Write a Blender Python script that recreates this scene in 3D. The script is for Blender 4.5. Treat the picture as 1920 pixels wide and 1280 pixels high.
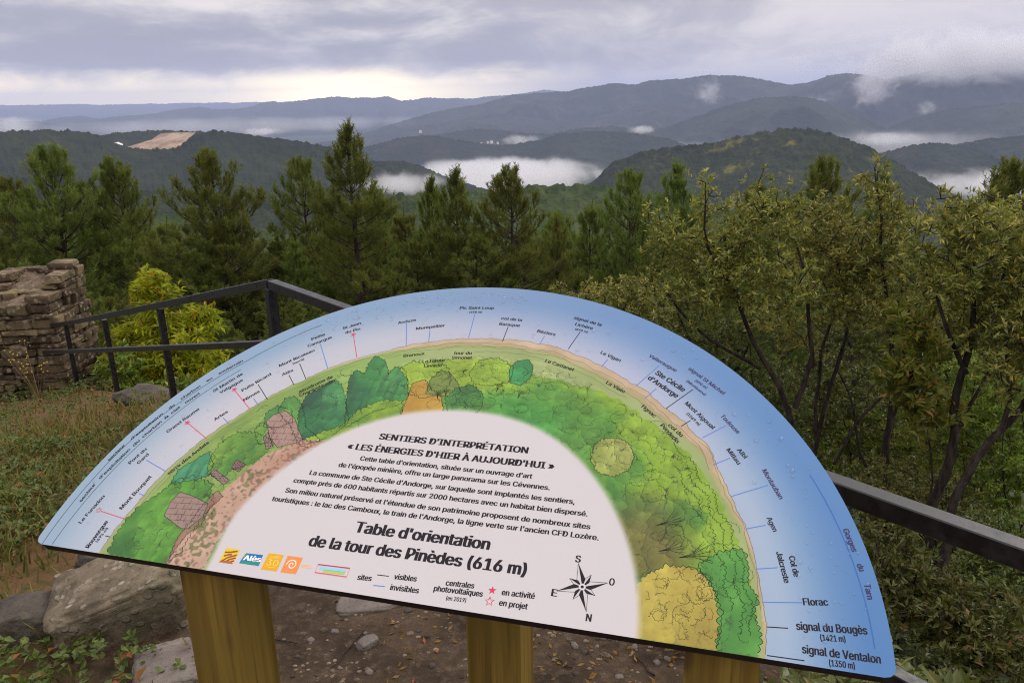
import bpy, math
import numpy as np
from mathutils import Matrix, Vector

# ------------------------------------------------------------------ camera, world, sun, exposure
for _o in list(bpy.data.objects):
    bpy.data.objects.remove(_o)
SC = bpy.context.scene
COL = SC.collection
HAZE_D = 6.2e-5
CAMZ = 1.68
FPX, PITCH, ROLL = 1450.0, math.radians(17.133), -0.02
cp_, sp_, cr_, sr_ = math.cos(PITCH), math.sin(PITCH), math.cos(ROLL), math.sin(ROLL)
_R0, _U0 = np.array([1., 0, 0]), np.array([0, sp_, cp_])
CF = np.array([0, cp_, -sp_])
CR = cr_ * _R0 + sr_ * _U0
CU = -sr_ * _R0 + cr_ * _U0
cam = bpy.data.cameras.new('camera')
cam.sensor_fit = 'HORIZONTAL'; cam.sensor_width = 36.0
cam.lens = FPX / 1920.0 * 36.0
cam.clip_start = 0.05; cam.clip_end = 300000
camo = bpy.data.objects.new('camera', cam); COL.objects.link(camo)
camo.matrix_world = Matrix(((CR[0], CU[0], -CF[0], 0), (CR[1], CU[1], -CF[1], 0), (CR[2], CU[2], -CF[2], CAMZ), (0, 0, 0, 1)))
SC.camera = camo

SUN_AZ, SUN_EL = math.radians(52), math.radians(42)
sun = bpy.data.lights.new('sun', 'SUN'); sun.energy = 1.4; sun.angle = math.radians(35); sun.color = (1, .95, .88)
suno = bpy.data.objects.new('sun', sun); COL.objects.link(suno)
suno.rotation_euler = Vector((-math.sin(SUN_AZ) * math.cos(SUN_EL), -math.cos(SUN_AZ) * math.cos(SUN_EL), -math.sin(SUN_EL))).to_track_quat('-Z', 'Y').to_euler()

SC.view_settings.view_transform = 'Standard'; SC.view_settings.look = 'None'
SC.view_settings.exposure = 0.0; SC.view_settings.gamma = 1.0
SC.view_settings.use_curve_mapping = False
SC.cycles.use_denoising = True; SC.cycles.denoising_prefilter = 'NONE'; SC.cycles.filter_width = 1.1
SC.cycles.max_bounces = 6; SC.cycles.diffuse_bounces = 3; SC.cycles.glossy_bounces = 2
SC.cycles.transparent_max_bounces = 12; SC.cycles.volume_bounces = 3
SC.cycles.volume_max_steps = 128
SC.cycles.caustics_reflective = False; SC.cycles.caustics_refractive = False


class NT:
    """short-hand for building node trees"""
    def __init__(s, nt):
        s.nt = nt; nt.nodes.clear()
    def n(s, t, **kw):
        nd = s.nt.nodes.new(t)
        for k, v in kw.items():
            if k.startswith('_'):
                nd.inputs[k[1:].replace('_', ' ')].default_value = v
            else:
                setattr(nd, k, v)
        return nd
    def l(s, a, b):
        s.nt.links.new(a, b)
    def put(s, sock, v):
        if hasattr(v, 'is_output'): s.l(v, sock)
        else: sock.default_value = v
    def m(s, op, a, b=0.0, c=0.0, clamp=False):
        nd = s.nt.nodes.new('ShaderNodeMath'); nd.operation = op; nd.use_clamp = clamp
        for k, v in enumerate((a, b, c)): s.put(nd.inputs[k], v)
        return nd.outputs[0]
    def mix(s, f, a, b, mode='MIX'):
        nd = s.nt.nodes.new('ShaderNodeMix'); nd.data_type = 'RGBA'; nd.blend_type = mode
        for k, v in ((0, f), (6, a), (7, b)):
            if isinstance(v, tuple) and len(v) == 3: v = (*v, 1)
            s.put(nd.inputs[k], v)
        return nd.outputs[2]
    def noise(s, vec, scale, detail=4.0, rough=.55, dist=0.0):
        nd = s.nt.nodes.new('ShaderNodeTexNoise')
        if vec is not None: s.l(vec, nd.inputs['Vector'])
        for k, v in (('Scale', scale), ('Detail', detail), ('Roughness', rough), ('Distortion', dist)): s.put(nd.inputs[k], v)
        return nd.outputs[0]
    def ramp(s, f, a, b, lo=0.0, hi=1.0):
        nd = s.nt.nodes.new('ShaderNodeMapRange'); nd.interpolation_type = 'SMOOTHSTEP'
        s.put(nd.inputs[0], f)
        for k, v in ((1, a), (2, b), (3, lo), (4, hi)): s.put(nd.inputs[k], v)
        return nd.outputs[0]
    def mapping(s, vec, scale=(1, 1, 1), loc=(0, 0, 0)):
        nd = s.nt.nodes.new('ShaderNodeMapping'); s.l(vec, nd.inputs[0])
        nd.inputs['Scale'].default_value = scale; nd.inputs['Location'].default_value = loc
        return nd.outputs[0]


world = bpy.data.worlds.new('World'); SC.world = world; world.use_nodes = True
T = NT(world.node_tree)
co = T.n('ShaderNodeTexCoord').outputs['Generated']
sx = T.n('ShaderNodeSeparateXYZ'); T.l(co, sx.inputs[0])
dx, dy, dz = sx.outputs
el = T.m('MULTIPLY', T.m('ARCSINE', dz), 57.2958)                 # elevation in degrees
az = T.m('MULTIPLY', T.m('ARCTAN2', dx, dy), 57.2958)             # azimuth in degrees, 0 = straight ahead
# cloud masses, flattened towards the horizon
cmb = T.n('ShaderNodeCombineXYZ'); T.l(dx, cmb.inputs[0]); T.l(dy, cmb.inputs[1]); T.l(T.m('MULTIPLY', dz, 3.0), cmb.inputs[2])
nA = T.noise(T.mapping(cmb.outputs[0], (3.6, 3.6, 3.6), (3.1, 1.7, .4)), 1.0, 7, .56, .5)
nB = T.noise(T.mapping(cmb.outputs[0], (11, 11, 11), (9.3, 4.2, 2)), 1.0, 6, .58, .6)
cl = T.m('ADD', T.m('MULTIPLY', nA, .72), T.m('MULTIPLY', nB, .28))
deck = T.ramp(cl, .40, .60)
cloud = T.mix(deck, (.52, .50, .565), (.97, .90, .865))
# heavier slate band low on the left, whiter veil on the right
band = T.m('MULTIPLY', T.ramp(T.m('ADD', el, T.m('MULTIPLY', T.m('SUBTRACT', nB, .5), 3.0)), 1.9, 2.9), T.ramp(T.m('ADD', el, T.m('MULTIPLY', T.m('SUBTRACT', nA, .5), 8.0)), 6.5, 3.6))
band = T.m('MULTIPLY', band, T.ramp(az, 12.0, -6.0))
band = T.m('MULTIPLY', band, T.ramp(nA, .64, .42, .45, 1.0))
cloud = T.mix(T.m('MULTIPLY', band, .9), cloud, (.40, .395, .475))
right = T.m('MULTIPLY', T.ramp(az, 8.0, 26.0), T.ramp(el, 14.0, 4.0))
cloud = T.mix(T.m('MULTIPLY', right, .5), cloud, (.80, .74, .80))
# paler strip of open sky along the horizon on the left with a glow where the sun stands behind the cloud
strip = T.m('MULTIPLY', T.ramp(T.m('ADD', el, T.m('MULTIPLY', T.m('SUBTRACT', nB, .5), 2.6)), 2.7, .9), T.ramp(az, 9.0, -4.0))
cloud = T.mix(T.m('MULTIPLY', strip, .9), cloud, (2.5, 2.08, 1.32))
ga = T.m('DIVIDE', T.m('SUBTRACT', az, -11.0), 6.5); ge = T.m('DIVIDE', T.m('SUBTRACT', el, .7), 1.0)
glow = T.m('POWER', 2.718, T.m('MULTIPLY', T.m('ADD', T.m('MULTIPLY', ga, ga), T.m('MULTIPLY', ge, ge)), -1.0))
cloud = T.mix(T.m('MULTIPLY', glow, .8), cloud, (6.0, 4.9, 2.6))
# an overcast dome is brighter overhead than at the horizon
up = T.n('ShaderNodeMapRange'); T.l(dz, up.inputs[0])
for k, v in ((1, .12), (2, .95), (3, 1.0), (4, 2.2)): up.inputs[k].default_value = v
cloud = T.mix(1.0, cloud, up.outputs[0], 'MULTIPLY')
below = T.ramp(el, -.6, -3.0)
cloud = T.mix(below, cloud, (.22, .23, .27))
bg = T.n('ShaderNodeBackground'); T.l(cloud, bg.inputs[0]); bg.inputs[1].default_value = 1.0
sky = T.n('ShaderNodeTexSky', sky_type='NISHITA', sun_disc=False, sun_elevation=SUN_EL, sun_rotation=-SUN_AZ)
bg2 = T.n('ShaderNodeBackground'); T.l(sky.outputs[0], bg2.inputs[0]); bg2.inputs[1].default_value = .08
mixs = T.n('ShaderNodeMixShader'); mixs.inputs[0].default_value = .96      # the deck is nearly closed
T.l(bg2.outputs[0], mixs.inputs[1]); T.l(bg.outputs[0], mixs.inputs[2])
T.l(mixs.outputs[0], T.n('ShaderNodeOutputWorld').inputs[0])


# ------------------------------------------------------------------ helpers
RNG = np.random.default_rng(7)


def ray(px, py):
    """direction through photo pixel (1920 x 1280), used to measure where things stand"""
    return (px - 960) / FPX * CR - (py - 640) / FPX * CU + CF


def at(px, py, y):
    d = ray(px, py); t = y / d[1]
    return np.array([d[0] * t, y, CAMZ + d[2] * t])


def at_z(px, py, z):
    d = ray(px, py); t = (z - CAMZ) / d[2]
    return np.array([d[0] * t, d[1] * t, z])


def hash2(ix, iy, seed=0):
    h = (ix.astype(np.int64) * 374761393 + iy.astype(np.int64) * 668265263 + seed * 1442695041) & 0xffffffff
    h = ((h ^ (h >> 13)) * 1274126177) & 0xffffffff
    return ((h ^ (h >> 16)) & 0xffffff) / float(0xffffff)


def vnoise(x, y, seed=0):
    x = np.asarray(x, float); y = np.asarray(y, float)
    ix, iy = np.floor(x), np.floor(y); fx, fy = x - ix, y - iy
    fx = fx * fx * (3 - 2 * fx); fy = fy * fy * (3 - 2 * fy)
    ix = ix.astype(np.int64); iy = iy.astype(np.int64)
    a, b = hash2(ix, iy, seed), hash2(ix + 1, iy, seed)
    c, d = hash2(ix, iy + 1, seed), hash2(ix + 1, iy + 1, seed)
    return (a * (1 - fx) + b * fx) * (1 - fy) + (c * (1 - fx) + d * fx) * fy


def fbm(x, y, oct=4, seed=0, gain=.5):
    s = 0; a = 1; n = 0
    for k in range(oct):
        s = s + a * vnoise(np.asarray(x) * 2 ** k + 17.3 * k, np.asarray(y) * 2 ** k - 9.1 * k, seed + k); n += a; a *= gain
    return s / n


def new_mesh(name, V, F, mat=None, smooth=False, cols=None, mats=None, fmat=None):
    """mesh from numpy: F is an (n,k) array or a list of such arrays"""
    V = np.asarray(V, np.float32).reshape(-1, 3)
    if isinstance(F, np.ndarray): F = [F]
    F = [np.asarray(f, np.int32) for f in F if len(f)]
    loops = np.concatenate([f.ravel() for f in F])
    sizes = np.concatenate([np.full(len(f), f.shape[1], np.int32) for f in F])
    me = bpy.data.meshes.new(name)
    me.vertices.add(len(V)); me.vertices.foreach_set('co', V.ravel())
    me.loops.add(len(loops)); me.loops.foreach_set('vertex_index', loops)
    me.polygons.add(len(sizes))
    me.polygons.foreach_set('loop_start', np.concatenate([[0], np.cumsum(sizes)[:-1]]).astype(np.int32))
    if fmat is not None: me.polygons.foreach_set('material_index', np.asarray(fmat, np.int32))
    me.polygons.foreach_set('use_smooth', np.full(len(sizes), bool(smooth)))
    me.update(calc_edges=True)
    if cols is not None:
        ca = me.color_attributes.new('print', 'FLOAT_COLOR', 'POINT')
        c = np.ones((len(V), 4), np.float32); c[:, :3] = np.asarray(cols, np.float32).reshape(len(V), 3)
        ca.data.foreach_set('color', c.ravel())
    for m_ in (mats or ([mat] if mat else [])): me.materials.append(m_)
    return me


def link(name, me, parent=None, loc=(0, 0, 0)):
    o = bpy.data.objects.new(name, me); COL.objects.link(o)
    o.location = loc
    if parent is not None: o.parent = parent
    return o


def tag(o, label=None, cat=None, group=None, kind=None):
    if label: o['label'] = label
    if cat: o['category'] = cat
    if group: o['group'] = group
    if kind: o['kind'] = kind
    return o


def thing(name, label, cat, loc=(0, 0, 0), group=None):
    o = bpy.data.objects.new(name, None); COL.objects.link(o); o.location = loc; o.empty_display_size = .2
    return tag(o, label, cat, group)


class MB:
    """gathers vertices and faces of one mesh"""
    def __init__(s): s.V = []; s.F = {}; s.n = 0
    def add(s, V, F):
        V = np.asarray(V, float).reshape(-1, 3); F = np.asarray(F, int)
        s.V.append(V); s.F.setdefault(F.shape[1], []).append(F + s.n); s.n += len(V)
    def mesh(s, name, mat, smooth=False, cols=None):
        return new_mesh(name, np.concatenate(s.V), [np.concatenate(f) for f in s.F.values()], mat, smooth, cols)
    def tube(s, P, r, k=7, cap=True):
        P = np.asarray(P, float); r = np.broadcast_to(np.asarray(r, float), (len(P),))
        d = np.gradient(P, axis=0); d /= np.linalg.norm(d, axis=1)[:, None] + 1e-12
        ref = np.array([0, 0, 1.]) if abs(d[0, 2]) < .9 else np.array([1., 0, 0])
        a = np.cross(d, ref); a /= np.linalg.norm(a, axis=1)[:, None] + 1e-12; b = np.cross(d, a)
        t = np.arange(k) / k * 2 * np.pi
        V = P[:, None] + r[:, None, None] * (np.cos(t)[None, :, None] * a[:, None] + np.sin(t)[None, :, None] * b[:, None])
        i = np.arange(len(P) - 1)[:, None] * k; j = np.arange(k)[None]; j2 = (j + 1) % k
        s.add(V, np.stack([i + j, i + j2, i + k + j2, i + k + j], -1).reshape(-1, 4))
    def box(s, c, size, M=None, bev=0.0):
        """box with chamfered edges (bev) and own axes M (rows)"""
        hx, hy, hz = np.asarray(size) / 2.0
        M = np.eye(3) if M is None else np.asarray(M, float)
        if bev <= 0:
            V = np.array([(x, y, z) for x in (-hx, hx) for y in (-hy, hy) for z in (-hz, hz)])
            F = [(0, 1, 3, 2), (4, 6, 7, 5), (0, 4, 5, 1), (2, 3, 7, 6), (0, 2, 6, 4), (1, 5, 7, 3)]
            s.add(V @ M + c, F); return
        V = []; idx = {}
        for sx_ in (-1, 1):
            for sy_ in (-1, 1):
                for sz_ in (-1, 1):
                    for ax in range(3):
                        p = [sx_ * hx, sy_ * hy, sz_ * hz]; q = [sx_, sy_, sz_]
                        for k in range(3):
                            if k != ax: p[k] -= q[k] * bev
                        idx[(sx_, sy_, sz_, ax)] = len(V); V.append(p)
        F4 = []; F3 = []
        for ax in range(3):
            o1, o2 = (ax + 1) % 3, (ax + 2) % 3
            for sg in (-1, 1):
                q = []
                for a1, a2 in ((-1, -1), (1, -1), (1, 1), (-1, 1)):
                    k = [0, 0, 0]; k[ax] = sg; k[o1] = a1; k[o2] = a2; q.append(idx[(*k, ax)])
                F4.append(q if sg > 0 else q[::-1])
            for a1 in (-1, 1):
                for a2 in (-1, 1):
                    q = []
                    for e, w in ((-1, o1), (1, o1), (1, o2), (-1, o2)):
                        k = [0, 0, 0]; k[ax] = e; k[o1] = a1; k[o2] = a2; q.append(idx[(*k, w)])
                    F4.append(q)
        for sx_ in (-1, 1):
            for sy_ in (-1, 1):
                for sz_ in (-1, 1): F3.append([idx[(sx_, sy_, sz_, a)] for a in range(3)])
        V = np.array(V) @ M + c
        s.V.append(V); s.F.setdefault(4, []).append(np.array(F4) + s.n); s.F.setdefault(3, []).append(np.array(F3) + s.n); s.n += len(V)
    def bar(s, a, b, w, h, up=(0, 0, 1), bev=0.003):
        a, b = np.asarray(a, float), np.asarray(b, float); x = b - a; L = np.linalg.norm(x); x /= L
        y = np.cross(up, x); y /= np.linalg.norm(y); z = np.cross(x, y)
        s.box((a + b) / 2, (L, w, h), np.array([x, y, z]), bev)


def fix_normals(me):
    import bmesh
    bm = bmesh.new(); bm.from_mesh(me); bmesh.ops.recalc_face_normals(bm, faces=bm.faces); bm.to_mesh(me); bm.free(); me.update()
    return me


def material(name, rough=.8, spec=.3):
    m_ = bpy.data.materials.new(name); m_.use_nodes = True
    t = NT(m_.node_tree)
    p = t.n('ShaderNodeBsdfPrincipled'); p.inputs['Roughness'].default_value = rough
    p.inputs['Specular IOR Level'].default_value = spec
    t.l(p.outputs[0], t.n('ShaderNodeOutputMaterial').inputs[0])
    return m_, t, p


def bump(t, p, h, strength=.4, dist=.01):
    b = t.n('ShaderNodeBump'); b.inputs['Strength'].default_value = strength; b.inputs['Distance'].default_value = dist
    t.l(h, b.inputs['Height']); t.l(b.outputs[0], p.inputs['Normal'])


def objco(t): return t.n('ShaderNodeTexCoord').outputs['Object']


# ------------------------------------------------------------------ terrain
RAIL_H = 0.9                                                       # eye to top of rail
RA = at_z(505, 523, CAMZ - RAIL_H)                                 # corner of the railing
RA2 = RA[:2]
LDIR = np.array([-.633, .774]); RDIR = None
_e = at_z(1900, 1012, CAMZ - RAIL_H)
RDIR = (_e[:2] - RA2); RDIR /= np.linalg.norm(RDIR)


def outside(x, y):
    """distance beyond the line of the railing"""
    nl = np.array([LDIR[1], -LDIR[0]]); nr = np.array([-RDIR[1], RDIR[0]])
    if nl[1] < 0: nl = -nl
    if nr[1] < 0: nr = -nr
    o1 = (x - RA2[0]) * nl[0] + (y - RA2[1]) * nl[1]; o2 = (x - RA2[0]) * nr[0] + (y - RA2[1]) * nr[1]
    return np.maximum(np.maximum(o1, o2), np.hypot(x, y) - 13.5)          # the summit is small: it falls away all round


def gz(x, y):
    x = np.asarray(x, float); y = np.asarray(y, float)
    s = (x - RA2[0]) * LDIR[0] + (y - RA2[1]) * LDIR[1]
    o = np.maximum(outside(x, y) - .25, 0)
    z = -.1 - .235 * np.clip(s, 0, 14) + .02 * np.clip(-s, 0, 5)
    z = z - .33 * np.minimum(o, 1.2) - 330 * (1 - np.exp(-o / 760.0))
    near = np.exp(-(np.hypot(x, y) / 14.0) ** 2)
    z = z + near * (.07 * (fbm(x * 1.1, y * 1.1, 3, 5) - .5) + .035 * (fbm(x * 5, y * 5, 3, 9) - .5))
    z = z + (1 - near) * 1.2 * (fbm(x / 9, y / 9, 3, 11) - .5)
    return z


def forest_mat(name, base, alt, patch=None, pscale=.004, scale=.05, lo=.55, hi=.7, bumpd=6.0):
    """conifer and oak cover seen from far: crowns a few metres across"""
    m_, t, p = material(name, .95, .1)
    c = t.n('ShaderNodeNewGeometry').outputs['Position']
    n1 = t.noise(c, scale, 3, .7); n2 = t.noise(c, scale * .12, 4, .6)
    k = t.mix(t.ramp(n1, .3, .7), base, alt)
    k = t.mix(t.m('MULTIPLY', t.ramp(n2, .4, .65), .5), k, tuple(v * .55 for v in base))
    if patch:
        k = t.mix(t.m('MULTIPLY', t.ramp(t.noise(c, pscale, 5, .65), lo, hi), .85), k, patch)
    t.l(k, p.inputs['Base Color'])
    bump(t, p, n1, .9, bumpd)
    return m_


def project(X, Y, Z):
    P = np.stack([X, Y, Z - CAMZ], -1); w = P @ CF
    return 960 + FPX * (P @ CR) / w, 640 - FPX * (P @ CU) / w


def inside(px, py, poly):
    poly = np.asarray(poly, float); c = np.zeros(np.shape(px), bool); n = len(poly)
    for k in range(n):
        (x0, y0), (x1, y1) = poly[k], poly[(k + 1) % n]
        if y0 == y1: continue
        c ^= ((y0 > py) != (y1 > py)) & (px < (x1 - x0) * (py - y0) / (y1 - y0) + x0)
    return c


def ridge(name, prof, D, mat, seed, spread=1.0, fade=260, spur=.25, tree=6.0, step=2.0, back=.35, slope=.5, drop=340, dy=None, ext=True, sink=26, patches=()):
    """a hill as real ground: a crest at the range D (metres) whose height follows the skyline, falling away to
    the valley in front and behind, cut by spurs and gullies"""
    prof = [tuple(q) for q in prof]
    if prof[-1][0] >= 1900: prof += [(prof[-1][0] + 350, prof[-1][1] + 12), (prof[-1][0] + 800, prof[-1][1] + 45)]   # the range goes on beyond the photo
    if prof[0][0] <= 0: prof = [(prof[0][0] - 800, prof[0][1] + 30), (prof[0][0] - 350, prof[0][1] + 6)] + prof
    prof = np.array(prof, float)
    xs = np.arange(prof[0, 0], prof[-1, 0] + .1, step)
    ys = np.interp(xs, prof[:, 0], prof[:, 1])
    ys = np.convolve(np.pad(ys, 4, 'edge'), np.ones(9) / 9, 'valid') * .3 + ys * .7
    ys = ys + 3.4 * (fbm(xs / 26 + seed, xs * 0 + seed, 4, seed) - .5) * (D > 3000)
    if ext:                                                        # the hill goes on, sinking, past what the photo shows
        e = np.arange(step, fade, step)
        xs = np.concatenate([xs[0] - e[::-1], xs, xs[-1] + e])
        ys = np.concatenate([ys[0] + sink * (e[::-1] / 130) ** 1.4, ys, ys[-1] + sink * (e / 130) ** 1.4])
    rx, rz, rf = [], [], []
    d = (xs[:, None] - 960) / FPX * CR - (ys[:, None] - 640) / FPX * CU + CF
    hor = np.hypot(d[:, 0], d[:, 1]); ux, uy = d[:, 0] / hor, d[:, 1] / hor
    Dx = np.broadcast_to(np.asarray(D if dy is None else D + np.interp(xs, dy[0], dy[1]), float), xs.shape)
    zc = CAMZ + d[:, 2] / hor * Dx
    W = drop / slope
    s = np.concatenate([-W * back * np.linspace(1, 0.03, 10) ** 1.3, W * np.linspace(0, 1, 70) ** 1.35])
    S, _ = np.meshgrid(s, xs)
    r = np.maximum(Dx[:, None] - S * spread, 60)
    X, Y = ux[:, None] * r, uy[:, None] * r
    a = np.abs(S) / W
    L = W * .55
    g = fbm(X / L, Y / L, 4, seed) - .5
    g2 = 1 - np.abs(2 * fbm(X / (L * .5) + 5, Y / (L * .5), 3, seed + 30) - 1)
    fall = np.where(S >= 0, a ** .9, (a / back) ** 1.1 * .6) * drop
    amp = np.minimum(a * 3, 1) * drop * spur
    Z = zc[:, None] - fall + amp * (g * 1.4 + (g2 - .6) * .6)
    bare = np.zeros_like(X, int)
    for q, (poly, pm) in enumerate(patches):
        px, py = project(X, Y, Z)
        bare[inside(px, py, poly)] = q + 1
    tr = np.where(bare > 0, 0.0, tree)
    Z = Z + tr * (vnoise(X / (tree * 1.2), Y / (tree * 1.2), seed + 7) - .6) + tr * .7 * (vnoise(X / (tree * .5), Y / (tree * .5), seed + 8) - .6)
    n, k = X.shape
    i = np.arange(n - 1)[:, None] * k; j = np.arange(k - 1)[None]
    F = np.stack([i + j, i + k + j, i + k + j + 1, i + j + 1], -1).reshape(-1, 4)
    fm = bare.ravel()[F].min(1)
    me = new_mesh(name, np.stack([X, Y, Z], -1), F[:, ::-1], None, True, mats=[mat] + [q[1] for q in patches], fmat=fm)
    return tag(link(name, me), kind='structure')


# the ground as one sheet from under the camera to the horizon
rr = np.concatenate([[0.02], np.geomspace(.35, 14, 190), np.geomspace(14.4, 26500, 165)])
th = np.radians(np.concatenate([np.arange(-180, -50, 3.0), np.arange(-50, 50, .28), np.arange(50, 180, 3.0)]))
RR, TH = np.meshgrid(rr, th)
GX, GY = RR * np.sin(TH), RR * np.cos(TH)
GZ = gz(GX, GY)
GZ = GZ + np.where(RR > 3000, 40 * (fbm(GX / 1800, GY / 1800, 4, 21) - .5), 0) 
GO = outside(GX, GY)
nth, nr_ = RR.shape
i = np.arange(nth)[:, None]; j = np.arange(nr_ - 1)[None]; i2 = (i + 1) % nth
GF = np.stack([i * nr_ + j, i * nr_ + j + 1, i2 * nr_ + j + 1, i2 * nr_ + j], -1).reshape(-1, 4)
# wood: 1 where the forest floor begins; grass: mossy turf on the left of the platform
wood = np.clip((GO - .6) / 1.5, 0, 1)
grass = np.clip((-.95 - GX - .10 * GY + .5 * (fbm(GX * 1.3, GY * 1.3, 4, 3) - .5) * 2) / .5, 0, 1)
m_soil, t, p = material('soil', .93, .25)
pos = t.n('ShaderNodeNewGeometry').outputs['Position']
att = t.n('ShaderNodeVertexColor', layer_name='print'); sep = t.n('ShaderNodeSeparateColor'); t.l(att.outputs[0], sep.inputs[0])
n1 = t.noise(pos, 2.2, 6, .65); n2 = t.noise(pos, 22, 5, .7); n3 = t.noise(pos, 140, 3, .7)
k = t.mix(t.ramp(n1, .35, .65), (.036, .023, .013), (.098, .065, .040))
k = t.mix(t.m('MULTIPLY', t.ramp(n2, .45, .7), .6), k, (.16, .112, .07))
k = t.mix(t.m('MULTIPLY', t.ramp(n3, .55, .75), .5), k, (.03, .021, .014))
vor = t.n('ShaderNodeTexVoronoi'); t.l(pos, vor.inputs['Vector']); vor.inputs['Scale'].default_value = 55
peb = t.m('MULTIPLY', t.ramp(vor.outputs['Distance'], .30, .18), t.ramp(n2, .5, .62))
k = t.mix(t.m('MULTIPLY', peb, .7), k, (.27, .21, .15))
turf = t.mix(t.ramp(n2, .35, .65), (.050, .056, .014), (.16, .090, .034))
turf = t.mix(t.ramp(n1, .42, .6), turf, (.15, .078, .034))
k = t.mix(sep.outputs[1], k, turf)
nf = t.noise(pos, .11, 4, .75)
far = t.mix(t.ramp(nf, .35, .65), (.026, .038, .014), (.050, .066, .022))
k = t.mix(sep.outputs[0], k, far)
t.l(k, p.inputs['Base Color'])
bump(t, p, t.m('ADD', t.m('ADD', t.m('MULTIPLY', n2, 1.0), t.m('MULTIPLY', n3, .4)), t.m('MULTIPLY', peb, .7)), .8, .02)
b2 = t.n('ShaderNodeBump'); b2.inputs['Strength'].default_value = .9; b2.inputs['Distance'].default_value = 5.0; t.l(t.m('MULTIPLY', nf, sep.outputs[0]), b2.inputs['Height'])
b1 = [n for n in t.nt.nodes if n.type == 'BUMP' and n != b2][0]; t.l(b2.outputs[0], b1.inputs['Normal'])
me = new_mesh('ground', np.stack([GX, GY, GZ], -1), GF, m_soil, True, cols=np.stack([wood, grass, 0 * wood], -1))
tag(link('ground', me), kind='structure')

G1, G2 = (.034, .054, .018), (.066, .088, .028)
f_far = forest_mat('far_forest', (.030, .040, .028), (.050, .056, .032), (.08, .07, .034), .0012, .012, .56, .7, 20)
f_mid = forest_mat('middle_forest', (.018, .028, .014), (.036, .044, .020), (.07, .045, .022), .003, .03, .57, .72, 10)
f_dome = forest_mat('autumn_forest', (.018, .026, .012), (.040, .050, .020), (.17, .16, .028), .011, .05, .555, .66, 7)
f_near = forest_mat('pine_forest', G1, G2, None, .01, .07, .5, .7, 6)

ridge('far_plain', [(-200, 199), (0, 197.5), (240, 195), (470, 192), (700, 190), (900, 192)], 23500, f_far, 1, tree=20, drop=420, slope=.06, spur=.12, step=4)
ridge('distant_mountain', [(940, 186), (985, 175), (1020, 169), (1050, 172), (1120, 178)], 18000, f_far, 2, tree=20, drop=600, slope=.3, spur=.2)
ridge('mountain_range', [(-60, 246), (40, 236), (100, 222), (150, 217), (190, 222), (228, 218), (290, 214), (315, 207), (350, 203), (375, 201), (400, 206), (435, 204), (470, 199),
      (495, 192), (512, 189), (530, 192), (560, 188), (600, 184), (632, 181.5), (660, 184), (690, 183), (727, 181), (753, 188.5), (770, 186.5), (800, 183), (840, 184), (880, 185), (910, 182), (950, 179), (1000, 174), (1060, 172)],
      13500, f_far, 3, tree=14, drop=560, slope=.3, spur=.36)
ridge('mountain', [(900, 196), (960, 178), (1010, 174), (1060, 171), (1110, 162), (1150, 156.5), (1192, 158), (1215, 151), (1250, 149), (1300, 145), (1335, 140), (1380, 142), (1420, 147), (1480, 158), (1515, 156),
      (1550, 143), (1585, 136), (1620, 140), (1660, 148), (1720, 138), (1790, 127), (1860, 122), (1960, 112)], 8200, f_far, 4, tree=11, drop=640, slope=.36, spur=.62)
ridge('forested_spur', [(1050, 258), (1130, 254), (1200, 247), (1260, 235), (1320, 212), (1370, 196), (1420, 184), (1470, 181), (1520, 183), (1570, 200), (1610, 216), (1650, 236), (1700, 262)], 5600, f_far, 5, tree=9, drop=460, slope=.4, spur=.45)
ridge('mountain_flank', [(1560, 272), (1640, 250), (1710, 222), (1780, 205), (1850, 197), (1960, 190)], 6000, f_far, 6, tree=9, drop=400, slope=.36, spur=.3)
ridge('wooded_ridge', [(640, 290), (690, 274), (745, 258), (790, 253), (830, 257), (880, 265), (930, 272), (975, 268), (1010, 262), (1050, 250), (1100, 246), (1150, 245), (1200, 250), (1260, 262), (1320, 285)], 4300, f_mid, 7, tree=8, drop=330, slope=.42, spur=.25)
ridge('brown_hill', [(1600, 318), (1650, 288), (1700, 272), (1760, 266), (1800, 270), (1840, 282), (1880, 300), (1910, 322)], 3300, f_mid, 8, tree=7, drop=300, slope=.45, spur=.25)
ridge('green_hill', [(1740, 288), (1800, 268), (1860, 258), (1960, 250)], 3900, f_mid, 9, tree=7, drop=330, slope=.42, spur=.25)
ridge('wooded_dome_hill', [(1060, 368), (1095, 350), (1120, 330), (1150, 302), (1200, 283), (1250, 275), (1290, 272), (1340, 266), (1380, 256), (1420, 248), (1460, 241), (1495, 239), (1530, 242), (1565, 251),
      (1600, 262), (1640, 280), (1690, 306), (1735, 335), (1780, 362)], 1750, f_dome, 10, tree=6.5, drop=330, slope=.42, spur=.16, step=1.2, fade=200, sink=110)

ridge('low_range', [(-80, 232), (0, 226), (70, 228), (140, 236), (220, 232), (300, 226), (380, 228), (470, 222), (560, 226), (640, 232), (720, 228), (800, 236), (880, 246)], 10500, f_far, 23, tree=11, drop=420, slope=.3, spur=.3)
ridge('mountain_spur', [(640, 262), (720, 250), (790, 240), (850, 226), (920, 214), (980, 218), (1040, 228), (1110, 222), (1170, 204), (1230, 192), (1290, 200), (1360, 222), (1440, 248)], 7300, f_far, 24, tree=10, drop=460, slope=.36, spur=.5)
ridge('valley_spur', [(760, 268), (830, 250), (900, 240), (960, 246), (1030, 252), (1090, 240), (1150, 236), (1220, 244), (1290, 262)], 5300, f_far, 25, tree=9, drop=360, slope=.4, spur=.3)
m_bare, t, p = material('bare_earth', .95, .2)
pos = t.n('ShaderNodeNewGeometry').outputs['Position']
n1 = t.noise(t.mapping(pos, (1, .35, 1)), .03, 5, .7)
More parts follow.
